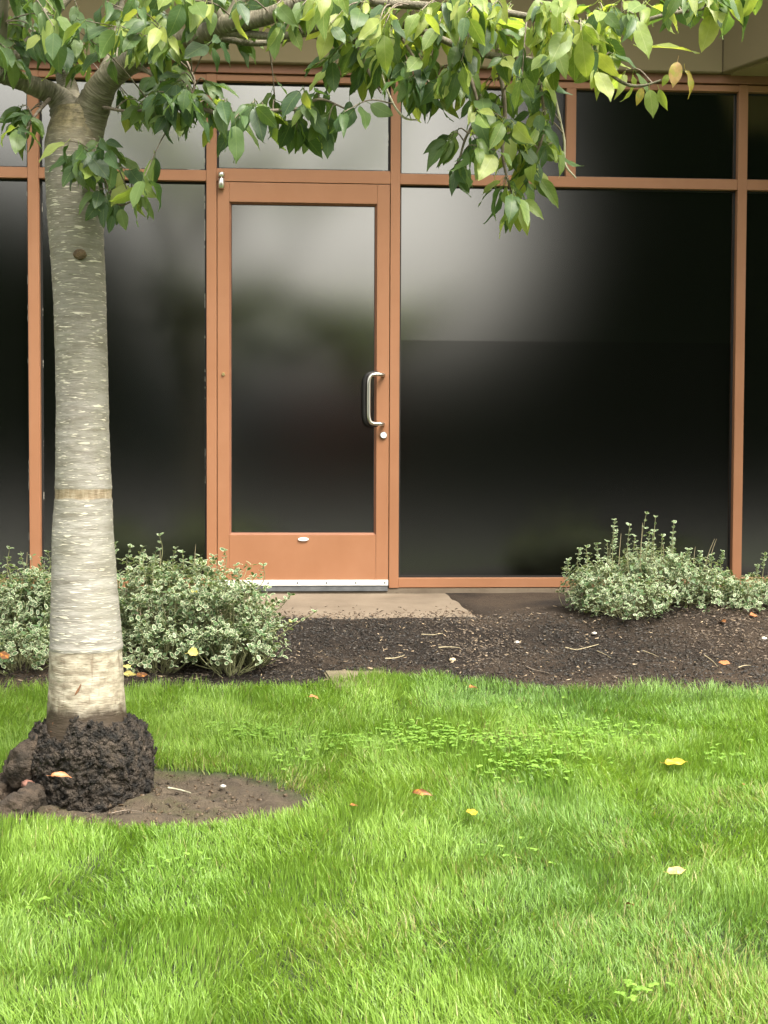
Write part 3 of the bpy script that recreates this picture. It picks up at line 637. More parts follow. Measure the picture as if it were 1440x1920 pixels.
branch([(930, 104, 3.85), (944, 165, 3.85), (948, 225, 3.86), (942, 285, 3.86), (952, 335, 3.86), (968, 388, 3.86)], [4.5, 4, 3.5, 3, 2.4, 1.4], TW)
branch([(862, 88, 3.86), (884, 150, 3.84), (896, 210, 3.84), (872, 262, 3.84), (858, 310, 3.84)], [4, 3.5, 3, 2.4, 1.4], TW)
branch([(990, 112, 3.83), (1012, 160, 3.85), (1022, 230, 3.88), (1006, 300, 3.9), (1020, 345, 3.9)], [4, 3.5, 3, 2.4, 1.4], TW)
branch([(1038, 170, 3.85), (1048, 215, 3.85), (1058, 262, 3.85), (1060, 308, 3.85), (1080, 334, 3.85)], [2.2, 2.2, 2, 2, 1.2], MT['paletwig'])
branch([(716, 140, 3.85), (728, 175, 3.85), (742, 203, 3.85), (760, 222, 3.85), (783, 225, 3.85)], [2.2, 2, 2, 2, 1.2], MT['paletwig'])
branch([(640, 36, 3.92), (668, 80, 3.88), (690, 130, 3.88), (715, 175, 3.88)], [4, 3.5, 3, 1.6], TW)
branch([(735, 42, 3.9), (770, 100, 3.86), (800, 150, 3.84), (840, 190, 3.84)], [4, 3, 2.6, 1.4], TW)
branch([(180, 200, 4.3), (220, 206, 4.2), (262, 208, 4.1), (300, 190, 4.05)], [4, 3, 2.4, 1.4], TW)
branch([(100, 178, 4.3), (70, 210, 4.2), (52, 240, 4.15), (40, 270, 4.1)], [5, 3, 2.4, 1.4], TW)
branch([(330, 82, 4.1), (352, 120, 4.0), (365, 160, 3.96), (340, 210, 3.96)], [5, 3, 2.4, 1.4], TW)
branch([(118, 130, 4.4), (60, 100, 4.3), (10, 95, 4.2), (-40, 80, 4.1)], [4, 3, 2.4, 1.4], TW)
for e_ in range(16):      # upper limbs out of the picture
    a = e_*2.4; s0 = at(*[(420, 50, 4.02), (76, 0, 4.55), (222, 0, 4.6), (0, 141, 4.2)][e_ % 4]); 
    tip = np.array([base[0]+math.cos(a)*(1.0+.5*random.random())+.25, base[1]+math.sin(a)*(.9+.3*random.random()), 2.75+.9*random.random()])
    mid = (s0+tip)/2+np.array([0, 0, .22]); P = smooth_path([s0, mid, tip], 16); V, Q = tube(P, np.linspace(.016, .004, 16), 8); link('branch', npmesh('branch', V, Q, True), L, tree); ALLB.append(P)
ALLP = np.concatenate(ALLB)

LEAVES = []      # (matrix, variant, material key)
twV, twQ, two = [], [], 0
def add_leaf(pos, d, L=None, mk=None, nrm=None, var=None, young=.2):  # young: chance of the paler leaf that also paints in brighter light
    L = L or random.choice((random.uniform(.05, .085), random.uniform(.075, .104)))
    if nrm is None:
        nrm = np.array([random.gauss(0, .55), random.gauss(-.45, .5), random.gauss(.75, .4)])
    d = np.asarray(d, float); d = d/np.linalg.norm(d)
    LEAVES.append((leaf_matrix(np.asarray(pos)+d*L*.2, d, nrm, L), random.randrange(len(LV)) if var is None else var, mk or ('leaf_pale_lit' if random.random() < young else 'leaf')))
def cluster(cx, cy, rx, ry, dist, nt_, per, young, droop=1.0, ddist=.25):  # young: share of the paler leaves that also paint in brighter light
    """nt_ twiglets spreading from the nearest wood into an ellipse of the crown, per leaves each"""
    global two
    for _ in range(max(2, round(nt_*(1.25 if cx < 450 else 1.0)))):
        a = random.random()*2*math.pi; r_ = math.sqrt(random.random())
        e = at(cx+rx*r_*math.cos(a), cy+ry*r_*math.sin(a), dist+random.uniform(-ddist, ddist))
        e[2] += .03
        dd = np.linalg.norm(ALLP-e, axis=1); s = ALLP[dd.argmin()]
        if dd.min() > .28: s = e+(s-e)/dd.min()*.28
        mid = (s+e)/2+np.array([0, 0, .02]); P = smooth_path([s, mid, e], 8)
        V, Q = tube(P, np.linspace(.0024, .0012, 8), 5); twV.append(V); twQ.append(Q+two); two += len(V)
        tdir = e-s; tdir /= np.linalg.norm(tdir)+1e-6
        for q in range(per+1):
            f = 1-(q//2)*.16 if q else 1.0
            f = max(f, .35); p = P[min(7, int(f*7))]
            h = np.array([random.gauss(0, .55), random.gauss(0, .5), -droop*random.uniform(.45, 1.2)])
            add_leaf(p, tdir*.45+h, young=young)
# measured clumps of the crown: centre, radii (photo px), distance, twiglets, leaves each, share of pale leaves, raised where the crown looks sunlit
for c_ in [(110, 80, 60, 40, 4.0, 5, 4, .12), (185, 300, 40, 25, 4.1, 4, 3, .1), (245, 355, 35, 22, 4.08, 3, 3, .15), (420, 75, 50, 30, 3.9, 4, 3, .2), (540, 45, 50, 30, 3.85, 5, 3, .4), (60, 30, 90, 45, 4.2, 9, 4, .10), (30, 105, 60, 40, 4.1, 4, 4, .08), (150, 60, 80, 60, 4.15, 8, 4, .1), (245, 45, 70, 45, 4.0, 9, 4, .2), (285, 75, 55, 40, 3.9, 5, 4, .3),
           (150, 110, 70, 35, 4.2, 4, 3, .1), (330, 25, 80, 35, 3.95, 8, 4, .25), (330, 165, 50, 45, 4.0, 7, 4, .1), (300, 215, 45, 30, 4.05, 4, 4, .05), (380, 190, 40, 40, 3.98, 5, 4, .1), (265, 190, 40, 30, 4.1, 3, 3, .05),
           (50, 235, 26, 28, 4.1, 4, 4, .1), (145, 300, 25, 20, 4.15, 2, 3, .1), (178, 325, 40, 35, 4.12, 5, 3, .1), (215, 375, 45, 28, 4.1, 6, 3, .2),
           (420, 20, 70, 30, 4.0, 5, 3, .25), (500, 15, 60, 30, 3.95, 4, 3, .3), (430, 235, 40, 25, 3.92, 4, 3, .1), (500, 215, 45, 25, 3.92, 4, 4, .12), (560, 235, 45, 28, 3.92, 5, 4, .12), (620, 250, 40, 30, 3.92, 4, 4, .15), (590, 190, 30, 15, 3.92, 2, 3, .15),
           (620, 30, 60, 40, 3.8, 10, 4, .6), (690, 60, 60, 50, 3.8, 10, 4, .55), (660, 140, 40, 40, 3.88, 5, 4, .25), (720, 120, 50, 50, 3.85, 8, 4, .35), (760, 60, 60, 50, 3.8, 9, 4, .55),
           (850, 40, 70, 40, 3.75, 10, 4, .7), (830, 120, 60, 45, 3.85, 10, 4, .45), (790, 190, 45, 30, 3.86, 4, 4, .3), (930, 60, 70, 45, 3.72, 11, 4, .75), (900, 150, 55, 45, 3.85, 9, 4, .5), (920, 215, 50, 40, 3.86, 8, 4, .4),
           (1000, 110, 60, 45, 3.78, 10, 4, .7), (1060, 60, 60, 45, 3.7, 10, 4, .8), (1120, 90, 50, 45, 3.72, 9, 4, .75), (1150, 40, 40, 35, 3.7, 6, 4, .8), (990, 200, 40, 45, 3.86, 7, 4, .45), (940, 275, 40, 30, 3.86, 6, 4, .35), (870, 285, 40, 25, 3.84, 4, 4, .2), (850, 320, 22, 15, 3.84, 2, 3, .05),
           (1000, 280, 30, 40, 3.9, 5, 4, .45), (990, 335, 35, 22, 3.9, 3, 4, .5), (960, 365, 22, 16, 3.86, 3, 3, .55), (978, 395, 16, 10, 3.86, 2, 3, .6), (1140, 150, 40, 20, 3.8, 3, 3, .7),
           (1230, 20, 30, 20, 3.7, 3, 3, .5), (1290, 10, 45, 22, 3.7, 7, 4, .35), (1340, 25, 30, 25, 3.7, 4, 4, .35), (1420, -10, 40, 20, 3.7, 2, 3, .5)]:
    cluster(*c_)
# a few leaves seen one by one in the photograph
def tip_leaf(px, py, dist, tx, ty, mk, L=None, nrm=(0, -1, .25), var=None):
    a_ = at(px, py, dist); b_ = at(tx, ty, dist); Ln = np.linalg.norm(b_-a_)
    LEAVES.append((leaf_matrix(a_, b_-a_, np.array(nrm, float), L or Ln), 0 if var is None else var, mk))
tip_leaf(1270, 116, 3.8, 1262, 164, 'leaf_pink', var=4); tip_leaf(1285, 132, 3.8, 1305, 182, 'leaf_yellow', nrm=(.6, -1, .1), var=5)
tip_leaf(1204, 165, 3.8, 1194, 198, 'leaf_yellow', var=0); tip_leaf(1218, 168, 3.8, 1226, 221, 'leaf_pale_lit', var=4); tip_leaf(1236, 168, 3.8, 1250, 208, 'leaf_pale_lit', nrm=(-.7, -1, .2), var=2); tip_leaf(1252, 140, 3.8, 1242, 162, 'leaf_pale_lit', var=1)
tip_leaf(1210, 90, 3.7, 1314, 86, 'leaf_pale_lit', nrm=(0, -.4, 1), var=0); tip_leaf(283, 38, 3.85, 280, 106, 'leaf_pale_lit', var=4); tip_leaf(862, -10, 3.65, 846, 56, 'leaf_pale_lit', var=0); tip_leaf(920, -20, 3.65, 956, 44, 'leaf_pale_lit', var=2); tip_leaf(998, 120, 3.7, 990, 180, 'leaf_pale_lit', var=4); tip_leaf(655, 190, 3.86, 652, 230, 'leaf', var=0); tip_leaf(588, 200, 3.9, 590, 240, 'leaf', var=4); tip_leaf(225, 392, 4.05, 236, 432, 'leaf', var=4); tip_leaf(212, 404, 4.05, 203, 438, 'leaf', var=0); tip_leaf(975, 385, 3.84, 992, 442, 'leaf_pale_lit', var=2); tip_leaf(968, 388, 3.84, 978, 436, 'leaf_pale_lit', var=1); tip_leaf(955, 380, 3.84, 950, 440, 'leaf', var=5); tip_leaf(1012, 335, 3.86, 1052, 388, 'leaf_pale_lit', var=2); tip_leaf(1005, 345, 3.86, 1046, 372, 'leaf', var=1)
# crown above the frame
for _ in range(430):
    P = random.choice(ALLB[-16:]); p = P[random.randrange(5, 16)]+np.array([random.gauss(0, .12), random.gauss(0, .12), random.gauss(0, .10)])
    x_, y_, z_ = proj(p)
    if z_ < 1.5 or p[2] < 2.6 or (-40 < x_ < 1480 and y_ > -70): continue
    for q in range(3): add_leaf(p, np.array([random.gauss(0, .6), random.gauss(0, .6), -random.uniform(.3, 1)]), young=.3)  # young: share of the paler, painted-lit leaves
link('twigs', npmesh('twigs', np.concatenate(twV), np.concatenate(twQ), True), TW, tree)['kind'] = 'stuff'
LM = {}
def leaf_mesh(var, mk):
    if (var, mk) not in LM:
        V, Q, uv = LV[var]; me = npmesh('leaf', V, Q, True, uv=uv); me.materials.append(MT[mk]); LM[(var, mk)] = me
    return LM[(var, mk)]
def inframe(l):
    p = l[0][:3, 3]+l[0][:3, 0]*.5; x_, y_, z_ = proj(p)
    return (-20 < x_ < 1460 and -15 < y_ < 1920), z_
vis = [(i, inframe(l)) for i, l in enumerate(LEAVES)]
order = [i for i, (f, z) in sorted(vis, key=lambda q: (not q[1][0], q[1][1]))]
special = [i for i, l in enumerate(LEAVES) if l[2] in ('leaf_pink', 'leaf_yellow')]
single = set((special+[i for i in order if i not in special])[:300])
bV, bQ, bU, bR, bM, off = [], [], [], [], [], 0
keys = ['leaf', 'leaf_pale_lit', 'leaf_yellow', 'leaf_pink']
for i, (M_, var, mk) in enumerate(LEAVES):
    if i in single: continue
    V, Q, uv = LV[var]; bV.append(V@M_[:3, :3].T+M_[:3, 3]); bQ.append(Q+off); off += len(V); bU.append(uv); bR.append(np.full(len(V), random.random())); bM.append(np.full(len(Q), keys.index(mk)))
cme = npmesh('crown', np.concatenate(bV), np.concatenate(bQ), True, {'rnd': np.concatenate(bR)}, uv=np.concatenate(bU))
for k_ in keys: cme.materials.append(MT[k_])
cme.polygons.foreach_set('material_index', np.concatenate(bM).astype(np.int32))
crown = link('crown', cme, None, tree); crown['kind'] = 'stuff'
for i in sorted(single):
    M_, var, mk = LEAVES[i]; o = bpy.data.objects.new('leaf', leaf_mesh(var, mk)); o.parent = crown; o.matrix_local = Matrix(M_.tolist()); COL.objects.link(o)
print('leaves', len(LEAVES), 'in frame', sum(1 for _, (f, z) in vis if f))

# ------------------------------------------------------------------ variegated shrubs
OA = np.linspace(0, 2*math.pi, 9)[:-1]
def small_leaves(P, D, Nn, Lg, cols_in, cols_out, wid=.62):
    """ovate leaflets: centre vertex green, rim cream; P base points, D directions, Nn normals"""
    n = len(P); D = D/np.linalg.norm(D, axis=1)[:, None]; Z = Nn-D*(Nn*D).sum(1)[:, None]; Z /= np.linalg.norm(Z, axis=1)[:, None]+1e-9; Y = np.cross(Z, D)
    ix = .5+.5*np.cos(OA); iy = .5*wid*np.sin(OA)*(1-.12*np.cos(OA))
    cup = .10
    out = P[:, None]+Lg[:, None, None]*(ix[None, :, None]*D[:, None]+iy[None, :, None]*Y[:, None]+cup*(np.abs(iy)*2)[None, :, None]*Z[:, None]-.18*(ix**2)[None, :, None]*Z[:, None])
    inn = P[:, None]+Lg[:, None, None]*((  .5+(ix-.5)*.72)[None, :, None]*D[:, None]+(iy*.71)[None, :, None]*Y[:, None]+(cup*.5*np.abs(iy)*2-.18*(  .5+(ix-.5)*.72)**2)[None, :, None]*Z[:, None])
    V = np.concatenate([inn, inn, out], 1)       # inner ring twice so that the rim keeps a crisp edge
    C = np.concatenate([np.repeat(cols_in[:, None], 8, 1), np.repeat(cols_out[:, None], 16, 1)], 1)
    o = (np.arange(n)*24)[:, None]
    Fi = o+np.arange(8)[None]
    k = np.arange(8); k2 = (k+1) % 8
    Fq = (o[:, :, None]+np.stack([8+k, 16+k, 16+k2, 8+k2], 1)[None]).reshape(-1, 4)
    return V.reshape(-1, 3), Fi, Fq, C.reshape(-1, 4)
MT['stem'] = noisy('shrub_stem', (.13, .13, .06), (.26, .27, .14), 50, .8, 0)
MT['straw'] = noisy('dry_stem', (.24, .20, .12), (.36, .31, .2), 50, .8, 0)
def shrub(name, label, blobs, nleaf, spikes, straws, seed, size=.0205, lush=1.0, group=None, pale=.85):
    r_ = np.random.default_rng(seed); root_ = empty(name, (0, 0, 0)); tag(root_, label, 'shrub', group)
    P, D, Nn, Lg, ci, co_ = [], [], [], [], [], []
    stV, stQ, so_ = [], [], 0
    tot = sum(b_[3]*b_[5] for b_ in blobs)
    cen0 = blobs[0][0:3]
    for (x, y, z, rx, ry, rz) in blobs:
        n = int(nleaf*rx*rz/tot); k = n//4
        u = r_.normal(size=(k, 3)); u /= np.linalg.norm(u, axis=1)[:, None]; u[:, 2] = np.where(u[:, 2] < -.55, -u[:, 2], u[:, 2])
        rad = 1-.45*r_.random(k)**1.3+.13*r_.normal(size=k)+.16*np.maximum(0, np.sin(u[:, 0]*9+seed)*np.sin(u[:, 2]*8+x*5))
        c = np.array([x, y, z])+u*rad[:, None]*np.array([rx, ry, rz])
        gzv = gz(c[:, 0], c[:, 1]); c[:, 2] = np.maximum(c[:, 2], gzv+.012+.02*r_.random(k))
        for q in range(k):      # each tip: a stem and a rosette of four leaves in opposite pairs
            g0 = np.array([x+u[q, 0]*rx*.25, y+u[q, 1]*ry*.25, gzv[q]])
            up = u[q]*np.array([.6, .6, .5])+np.array([0, 0, .75])+r_.normal(size=3)*.25; up /= np.linalg.norm(up)
            if q % 3 == 0:
                pth = smooth_path([g0, (g0+c[q])/2+r_.normal(size=3)*.02, c[q]], 5); V, Q = tube(pth, np.linspace(.0024, .0011, 5), 4); stV.append(V); stQ.append(Q+so_); so_ += len(V)
            a0 = r_.random()*6.28; ax = np.cross(up, [.3, .8, .1]); ax /= np.linalg.norm(ax)+1e-9; bx = np.cross(up, ax)
            for l in range(4):
                a = a0+l*1.571+r_.normal()*.25; side = ax*math.cos(a)+bx*math.sin(a); lv = -.010*(l % 2)
                dd = side+up*(.45+.4*r_.random()); P.append(c[q]+up*lv*1.5+side*.002); D.append(dd); Nn.append(up-side*.3+r_.normal(size=3)*.2); Lg.append(size*(.65+.7*r_.random()))
                gsh = r_.random(); ci.append((.055+.05*gsh, .10+.075*gsh, .045+.03*gsh, 1))
                pl = r_.random(); co_.append((.40, .44, .29, 1) if pl < pale else (.09, .15, .06, 1))
    for (sx, sy, sz, h, lx, ly, nn) in spikes:       # upright shoots with leaf pairs
        b0 = np.array([sx, sy, sz]); tp_ = b0+np.array([lx, ly, h]); pth = smooth_path([b0, (b0+tp_)/2+r_.normal(size=3)*.008, tp_], 8)
        V, Q = tube(pth, np.linspace(.0022, .0013, 8), 5); stV.append(V); stQ.append(Q+so_); so_ += len(V)
        for q in range(nn):
            f = 1-.62*q/max(nn, 1); pp = b0+(tp_-b0)*f
            for l in range(2 if q else 4):
                a = q*1.571+l*(math.pi if q else 1.57)+r_.normal()*.3; side = np.array([math.cos(a), math.sin(a), 0])
                P.append(pp); D.append(side+np.array([0, 0, .25+.9*r_.random()])); Nn.append(np.array([0, -.7, .7])-side*.5+r_.normal(size=3)*.45); Lg.append(size*(.6+.55*r_.random()))
                gsh = r_.random(); ci.append((.055+.05*gsh, .105+.075*gsh, .045+.03*gsh, 1)); co_.append((.36, .42, .26, 1))
    V, Fi, Fq, C = small_leaves(np.array(P), np.array(D), np.array(Nn), np.array(Lg), np.array(ci), np.array(co_))
    o = link('foliage', npmesh('foliage', V, [Fi, Fq], True, {'col': C}), MT['shrubleaf'], root_); o['kind'] = 'stuff'
    o = link('stems', npmesh('stems', np.concatenate(stV), np.concatenate(stQ), True), MT['stem'], root_); o['kind'] = 'stuff'
    for (sx, sy, sz, h, lx, ly) in straws:
        V, Q = tube(smooth_path([(sx, sy, sz), (sx+lx*.45, sy+ly*.5, sz+h*.55), (sx+lx, sy+ly, sz+h)], 6), np.linspace(.0017, .0009, 6), 5); link('dry_stem', npmesh('dry_stem', V, Q, True), MT['straw'], root_)
    return root_
def ab(px, py, d): return at(px, py, d)
def blob(px, py, d, rxp, rzp, ry): 
    p = at(px, py, d); s = d/F; return (p[0], p[1], p[2], rxp*s, ry, rzp*s)
def spk(px, py, d, h_px, lean_px, nn): 
    p = at(px, py, d); s = d/F; return (p[0], p[1], p[2], h_px*s, lean_px*s, -.02, nn)
def strw(px, py, d, h_px, lean_px):
    p = at(px, py, d); s = d/F; return (p[0], p[1], p[2], h_px*s, lean_px*s, -.01)
shrub('euonymus_shrub', 'bushy cream edged shrub between the pale trunk and the door pad',
      [blob(330, 1165, 5.75, 110, 92, .24), blob(420, 1160, 5.75, 95, 88, .24), blob(270, 1120, 5.85, 70, 75, .2), blob(475, 1180, 5.75, 62, 72, .18), blob(360, 1110, 5.9, 80, 60, .2), blob(300, 1215, 5.6, 85, 52, .18), blob(430, 1215, 5.6, 80, 50, .16), blob(210, 1180, 5.85, 60, 80, .2)],
      8600, [spk(298, 1070, 5.8, 66, 2, 3), spk(240, 1070, 5.8, 45, 6, 3), spk(275, 1075, 5.8, 50, -6, 4), spk(325, 1070, 5.8, 42, 5, 3), spk(345, 1080, 5.8, 45, -2, 3), spk(395, 1085, 5.8, 42, 6, 4), spk(418, 1080, 5.75, 48, 4, 4), spk(480, 1110, 5.7, 50, 14, 5), spk(515, 1145, 5.7, 30, 30, 5), spk(520, 1195, 5.6, 48, 70, 2), spk(505, 1185, 5.6, 20, 45, 3), spk(215, 1060, 5.8, 40, 2, 4), spk(440, 1095, 5.8, 35, 3, 4)],
      [strw(365, 1060, 5.8, 40, 2), strw(300, 1060, 5.8, 30, 1)], 21)
shrub('euonymus_shrub', 'cream edged shrub by the picture edge behind the tree trunk',
      [blob(20, 1165, 5.75, 90, 90, .25), blob(75, 1150, 5.85, 70, 85, .22), blob(-60, 1170, 5.7, 90, 90, .25), blob(120, 1170, 5.9, 60, 80, .2), blob(40, 1225, 5.55, 80, 45, .16)],
      7000, [spk(18, 1090, 5.8, 62, 2, 2), spk(45, 1080, 5.8, 40, -4, 3), spk(75, 1085, 5.8, 38, 5, 3), spk(90, 1080, 5.8, 45, 2, 4)], [strw(50, 1060, 5.8, 25, 2)], 22)
r2 = random.Random(5)
spl = []
for px_, hp_ in [(1148, 100), (1150, 80), (1178, 90), (1205, 112), (1212, 75), (1225, 105), (1222, 80), (1258, 95), (1262, 75), (1100, 50), (1088, 45), (1120, 55), (1285, 45), (1310, 40), (1350, 40), (1240, 70), (1190, 70), (1135, 60), (1062, 25), (1330, 35)]:
    spl.append(spk(px_, 1075, 6.55+r2.uniform(-.15, .15), hp_, r2.uniform(-4, 4), r2.randint(5, 10)))
shrub('euonymus_shrub', 'low cream edged shrub with upright shoots below the wide dark window',
      [blob(1150, 1108, 6.6, 85, 58, .26), blob(1215, 1092, 6.65, 85, 62, .26), blob(1280, 1100, 6.6, 75, 54, .25), blob(1340, 1110, 6.6, 60, 42, .24), blob(1180, 1128, 6.4, 80, 42, .2), blob(1100, 1105, 6.6, 45, 44, .18)],
      7400, spl, [strw(1200, 1070, 6.5, 90, 3), strw(1330, 1055, 6.5, 45, 12), strw(1160, 1060, 6.5, 60, 3), strw(1245, 1065, 6.5, 45, -3), strw(1320, 1070, 6.5, 60, 18), strw(1300, 1060, 6.5, 35, 2)], 23, .0185, pale=.8)
shrub('euonymus_shrub', 'smaller cream edged shrub at the bed corner beyond the right mullion',
      [blob(1425, 1115, 6.6, 60, 32, .24), blob(1500, 1110, 6.6, 70, 45, .24), blob(1390, 1122, 6.5, 35, 26, .15)],
      2400, [spk(1428, 1090, 6.5, 50, 2, 6), spk(1420, 1090, 6.5, 30, -4, 5), spk(1395, 1095, 6.5, 15, 3, 3)], [strw(1440, 1080, 6.5, 30, 4)], 24, .0185, pale=.75)

# ------------------------------------------------------------------ grass
NB = 255000
gx = rng.uniform(-2.0, 2.7, NB*2); gy = rng.uniform(-5.2, -1.85, NB*2)
dep = gy-CAM[1]; lat = np.abs(gx-.07*dep)                   # thin it out beyond the near margins
keep = (gy < edge_y(gx)+.012*rng.random(NB*2)) & (lat < .29*dep+.42) & (gy > -4.85 - .3*rng.random(NB*2))
bm_ = bare_mask(gx, gy); keep &= (bm_ > 1.0+.12*rng.random(NB*2))
thin = .55+.9*vnoise(gx, gy, .25, 20); keep &= rng.random(NB*2) < np.clip(thin, .55, 1)
gx, gy = gx[keep][:NB], gy[keep][:NB]; n = len(gx); bm_ = bare_mask(gx, gy); ed = edge_y(gx)-gy
print('blades', n)
patch = vnoise(gx, gy, .35, 21); p2 = vnoise(gx, gy, .11, 22); p3 = vnoise(gx, gy, .7, 23); dryp = vnoise(gx, gy, .22, 24)
h = (.026+.022*patch+.016*p2)*rng.uniform(.5, 1.35, n); h *= .78+.5*vnoise(gx, gy, .07, 27); h *= np.where(ed < .10, 1.22, 1.0); h *= np.clip(.45+(bm_-1.0)*1.6, .45, 1)
ang = 2*math.pi*vnoise(gx, gy, .30, 25)*1.6+rng.normal(0, 1.25, n); lean = (.2+.6*vnoise(gx, gy, .2, 26))*rng.uniform(.3, 1.5, n)
wd = rng.uniform(.0008, .0016, n)*np.where(rng.random(n) < .04, 1.6, 1)
dirx, diry = np.cos(ang), np.sin(ang); fa = ang+math.pi/2+rng.normal(0, .6, n); sx_, sy_ = np.cos(fa), np.sin(fa)
ZG = gz(gx, gy)-.004
rows = []
for f, wf in ((0, 1.0), (.38, .95), (.74, .66)):
    bend = lean*f**1.7
    cx_ = gx+dirx*bend*h; cy_ = gy+diry*bend*h; cz_ = ZG+h*f*(1-.28*lean*f)
    for s_ in (-1, 1): rows.append(np.stack([cx_+s_*sx_*wd*wf, cy_+s_*sy_*wd*wf, cz_], 1))
bend = lean*1.0; rows.append(np.stack([gx+dirx*bend*h, gy+diry*bend*h, ZG+h*(1-.3*lean)], 1))
V = np.stack(rows, 1).reshape(-1, 3); o7 = (np.arange(n)*7)[:, None]
Q = np.concatenate([o7+np.array([[0, 1, 3, 2]]), o7+np.array([[2, 3, 5, 4]])]); T3 = o7+np.array([[4, 5, 6]])
ca = np.array([.115, .235, .025]); cb = np.array([.26, .395, .075]); cc = np.array([.155, .275, .085]); cdry = np.array([.33, .32, .13])
u1 = np.clip(patch*.7+rng.random(n)*.5-.1, 0, 1)[:, None]; col = ca*(1-u1)+cb*u1
u2 = np.clip((p3-.5)*1.6+rng.normal(0, .15, n), 0, .8)[:, None]; col = col*(1-u2)+cc*u2
dp = np.zeros(n)
for (qx, qy, qr, qa) in ((1330, 1850, .17, .75), (640, 1775, .10, .5), (1210, 1740, .12, .35), (1180, 1600, .10, .3), (560, 1470, .08, .6), (760, 1755, .12, .3), (1290, 1530, .10, .25)):
    q_ = gp(qx, qy); dp = np.maximum(dp, qa*np.exp(-((gx-q_[0])**2+(gy-q_[1])**2*.6)/qr**2))
isdry = (rng.random(n) < dp*.42+ .016+.2*np.clip((dryp-.72)*4, 0, 1)+.35*np.clip(1.22-bm_, 0, .2)/.2*.6)[:, None]; col = np.where(isdry, cdry*rng.uniform(.7, 1.1, (n, 1)), col)
col = col*rng.uniform(.8, 1.18, (n, 1))
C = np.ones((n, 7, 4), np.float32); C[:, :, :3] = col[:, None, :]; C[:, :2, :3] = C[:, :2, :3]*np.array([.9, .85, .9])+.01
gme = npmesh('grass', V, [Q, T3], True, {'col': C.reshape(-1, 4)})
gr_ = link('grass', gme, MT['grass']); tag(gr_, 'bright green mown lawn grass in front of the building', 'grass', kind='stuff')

# clover and broad-leaved weeds in the turf
P, D, Nn, Lg, ci = [], [], [], [], []
def clover(px, py, rxp, ryp, cnt, sz=.0115):
    for _ in range(cnt):
        p = gp(px+random.gauss(0, rxp), py+random.gauss(0, ryp)); 
        if p[1] > float(edge_y(p[0]))-.03: continue
        p[2] = float(gz(p[0], p[1]))+random.uniform(.024, .046); a0 = random.random()*6.28
        gsh = random.random()
        for l in range(3):
            a = a0+l*2.094; P.append(p); D.append((math.cos(a), math.sin(a), random.uniform(-.1, .25))); Nn.append((random.gauss(0, .15), random.gauss(-.1, .15), 1)); Lg.append(sz*random.uniform(.8, 1.3)); ci.append((.18+.07*gsh, .33+.08*gsh, .055+.02*gsh, 1))
clover(850, 1400, 80, 14, 230); clover(1000, 1415, 70, 28, 170); clover(1130, 1390, 60, 14, 90); clover(780, 1385, 50, 10, 60); clover(480, 1390, 50, 8, 90); clover(640, 1405, 40, 8, 40); clover(990, 1450, 45, 16, 70); clover(1350, 1425, 30, 10, 25); clover(560, 1440, 30, 10, 20); clover(930, 1620, 60, 10, 10, .010); clover(1195, 1880, 26, 14, 9, .014); clover(70, 1730, 60, 10, 6, .011); clover(320, 1640, 60, 10, 10, .010)
P, D, Nn, Lg, ci = map(np.array, (P, D, Nn, Lg, ci))
V, Fi, Fq, C = small_leaves(P, D.astype(float), Nn.astype(float), Lg, ci, ci*np.array([.92, .95, .9, 1]), .8)
o = link('clover_weeds', npmesh('clover_weeds', V, [Fi, Fq], True, {'col': C}), MT['grass']); tag(o, 'round leaved clover growing through the lawn', 'clover', kind='stuff')

# bark chips over the bed, crumbs of earth round the trunk
def chips(name, X, Y, L_, W_, H_, dz, cols, label):
    n = len(X); a = rng.uniform(0, 6.28, n); ti = rng.normal(0, .28, n); tj = rng.normal(0, .28, n)
    D = np.stack([np.cos(a)*np.cos(ti), np.sin(a)*np.cos(ti), np.sin(ti)], 1); Y_ = np.stack([-np.sin(a), np.cos(a), np.sin(tj)], 1); Z = np.cross(D, Y_)
    c = np.stack([X, Y, gz(X, Y)+dz], 1)
    if name == 'bark_mulch': c[:, 2] += mz(c)*np.clip((-.95-Y)/.15, .25, 1)
    cr = np.array([(-.5, -.3, -.5), (.45, -.5, -.5), (.5, .4, -.5), (-.4, .5, -.5), (-.42, -.28, .5), (.5, -.3, .4), (.36, .36, .5), (-.5, .3, .42)])
    cr = cr[None]+rng.uniform(-.12, .12, (n, 8, 3))
    V = c[:, None]+(cr[:, :, 0]*L_[:, None])[:, :, None]*D[:, None]+(cr[:, :, 1]*W_[:, None])[:, :, None]*Y_[:, None]+(cr[:, :, 2]*H_[:, None])[:, :, None]*Z[:, None]
    q = np.array([(4, 5, 6, 7), (0, 1, 5, 4), (1, 2, 6, 5), (2, 3, 7, 6), (3, 0, 4, 7)])
    Q = ((np.arange(n)*8)[:, None, None]+q[None]).reshape(-1, 4)
    C = np.ones((n, 8, 4)); C[:, :, :3] = cols[:, None]
    o = link(name, npmesh(name, V.reshape(-1, 3), Q, False, {'col': C.reshape(-1, 4)}), MT['chip']); tag(o, label, 'mulch', kind='stuff'); return o
n = 44000; X = rng.uniform(-2.4, 3.0, n); Y = rng.uniform(-2.3, -.75, n)
k = (Y > edge_y(X)-.05) & ~((X > -1) & (X < .93) & (Y > -.985+.09*vnoise(X, Y, .1, 30))) & ((Y < -1.0+.12*vnoise(X, Y, .2, 31)) | (X > 1.35+.1*rng.random(n)) | (rng.random(n) < .10))
X, Y = X[k], Y[k]; n = len(X); br_ = np.clip((vnoise(X, Y, .4, 32)-.55)*2.5+np.clip(X-.85, 0, 1)*1.2*np.clip((Y+1.72-.12*np.clip(X-1.6, 0, 1)*-1)/.15, 0, 1), 0, 1)*(rng.random(n) < .8)
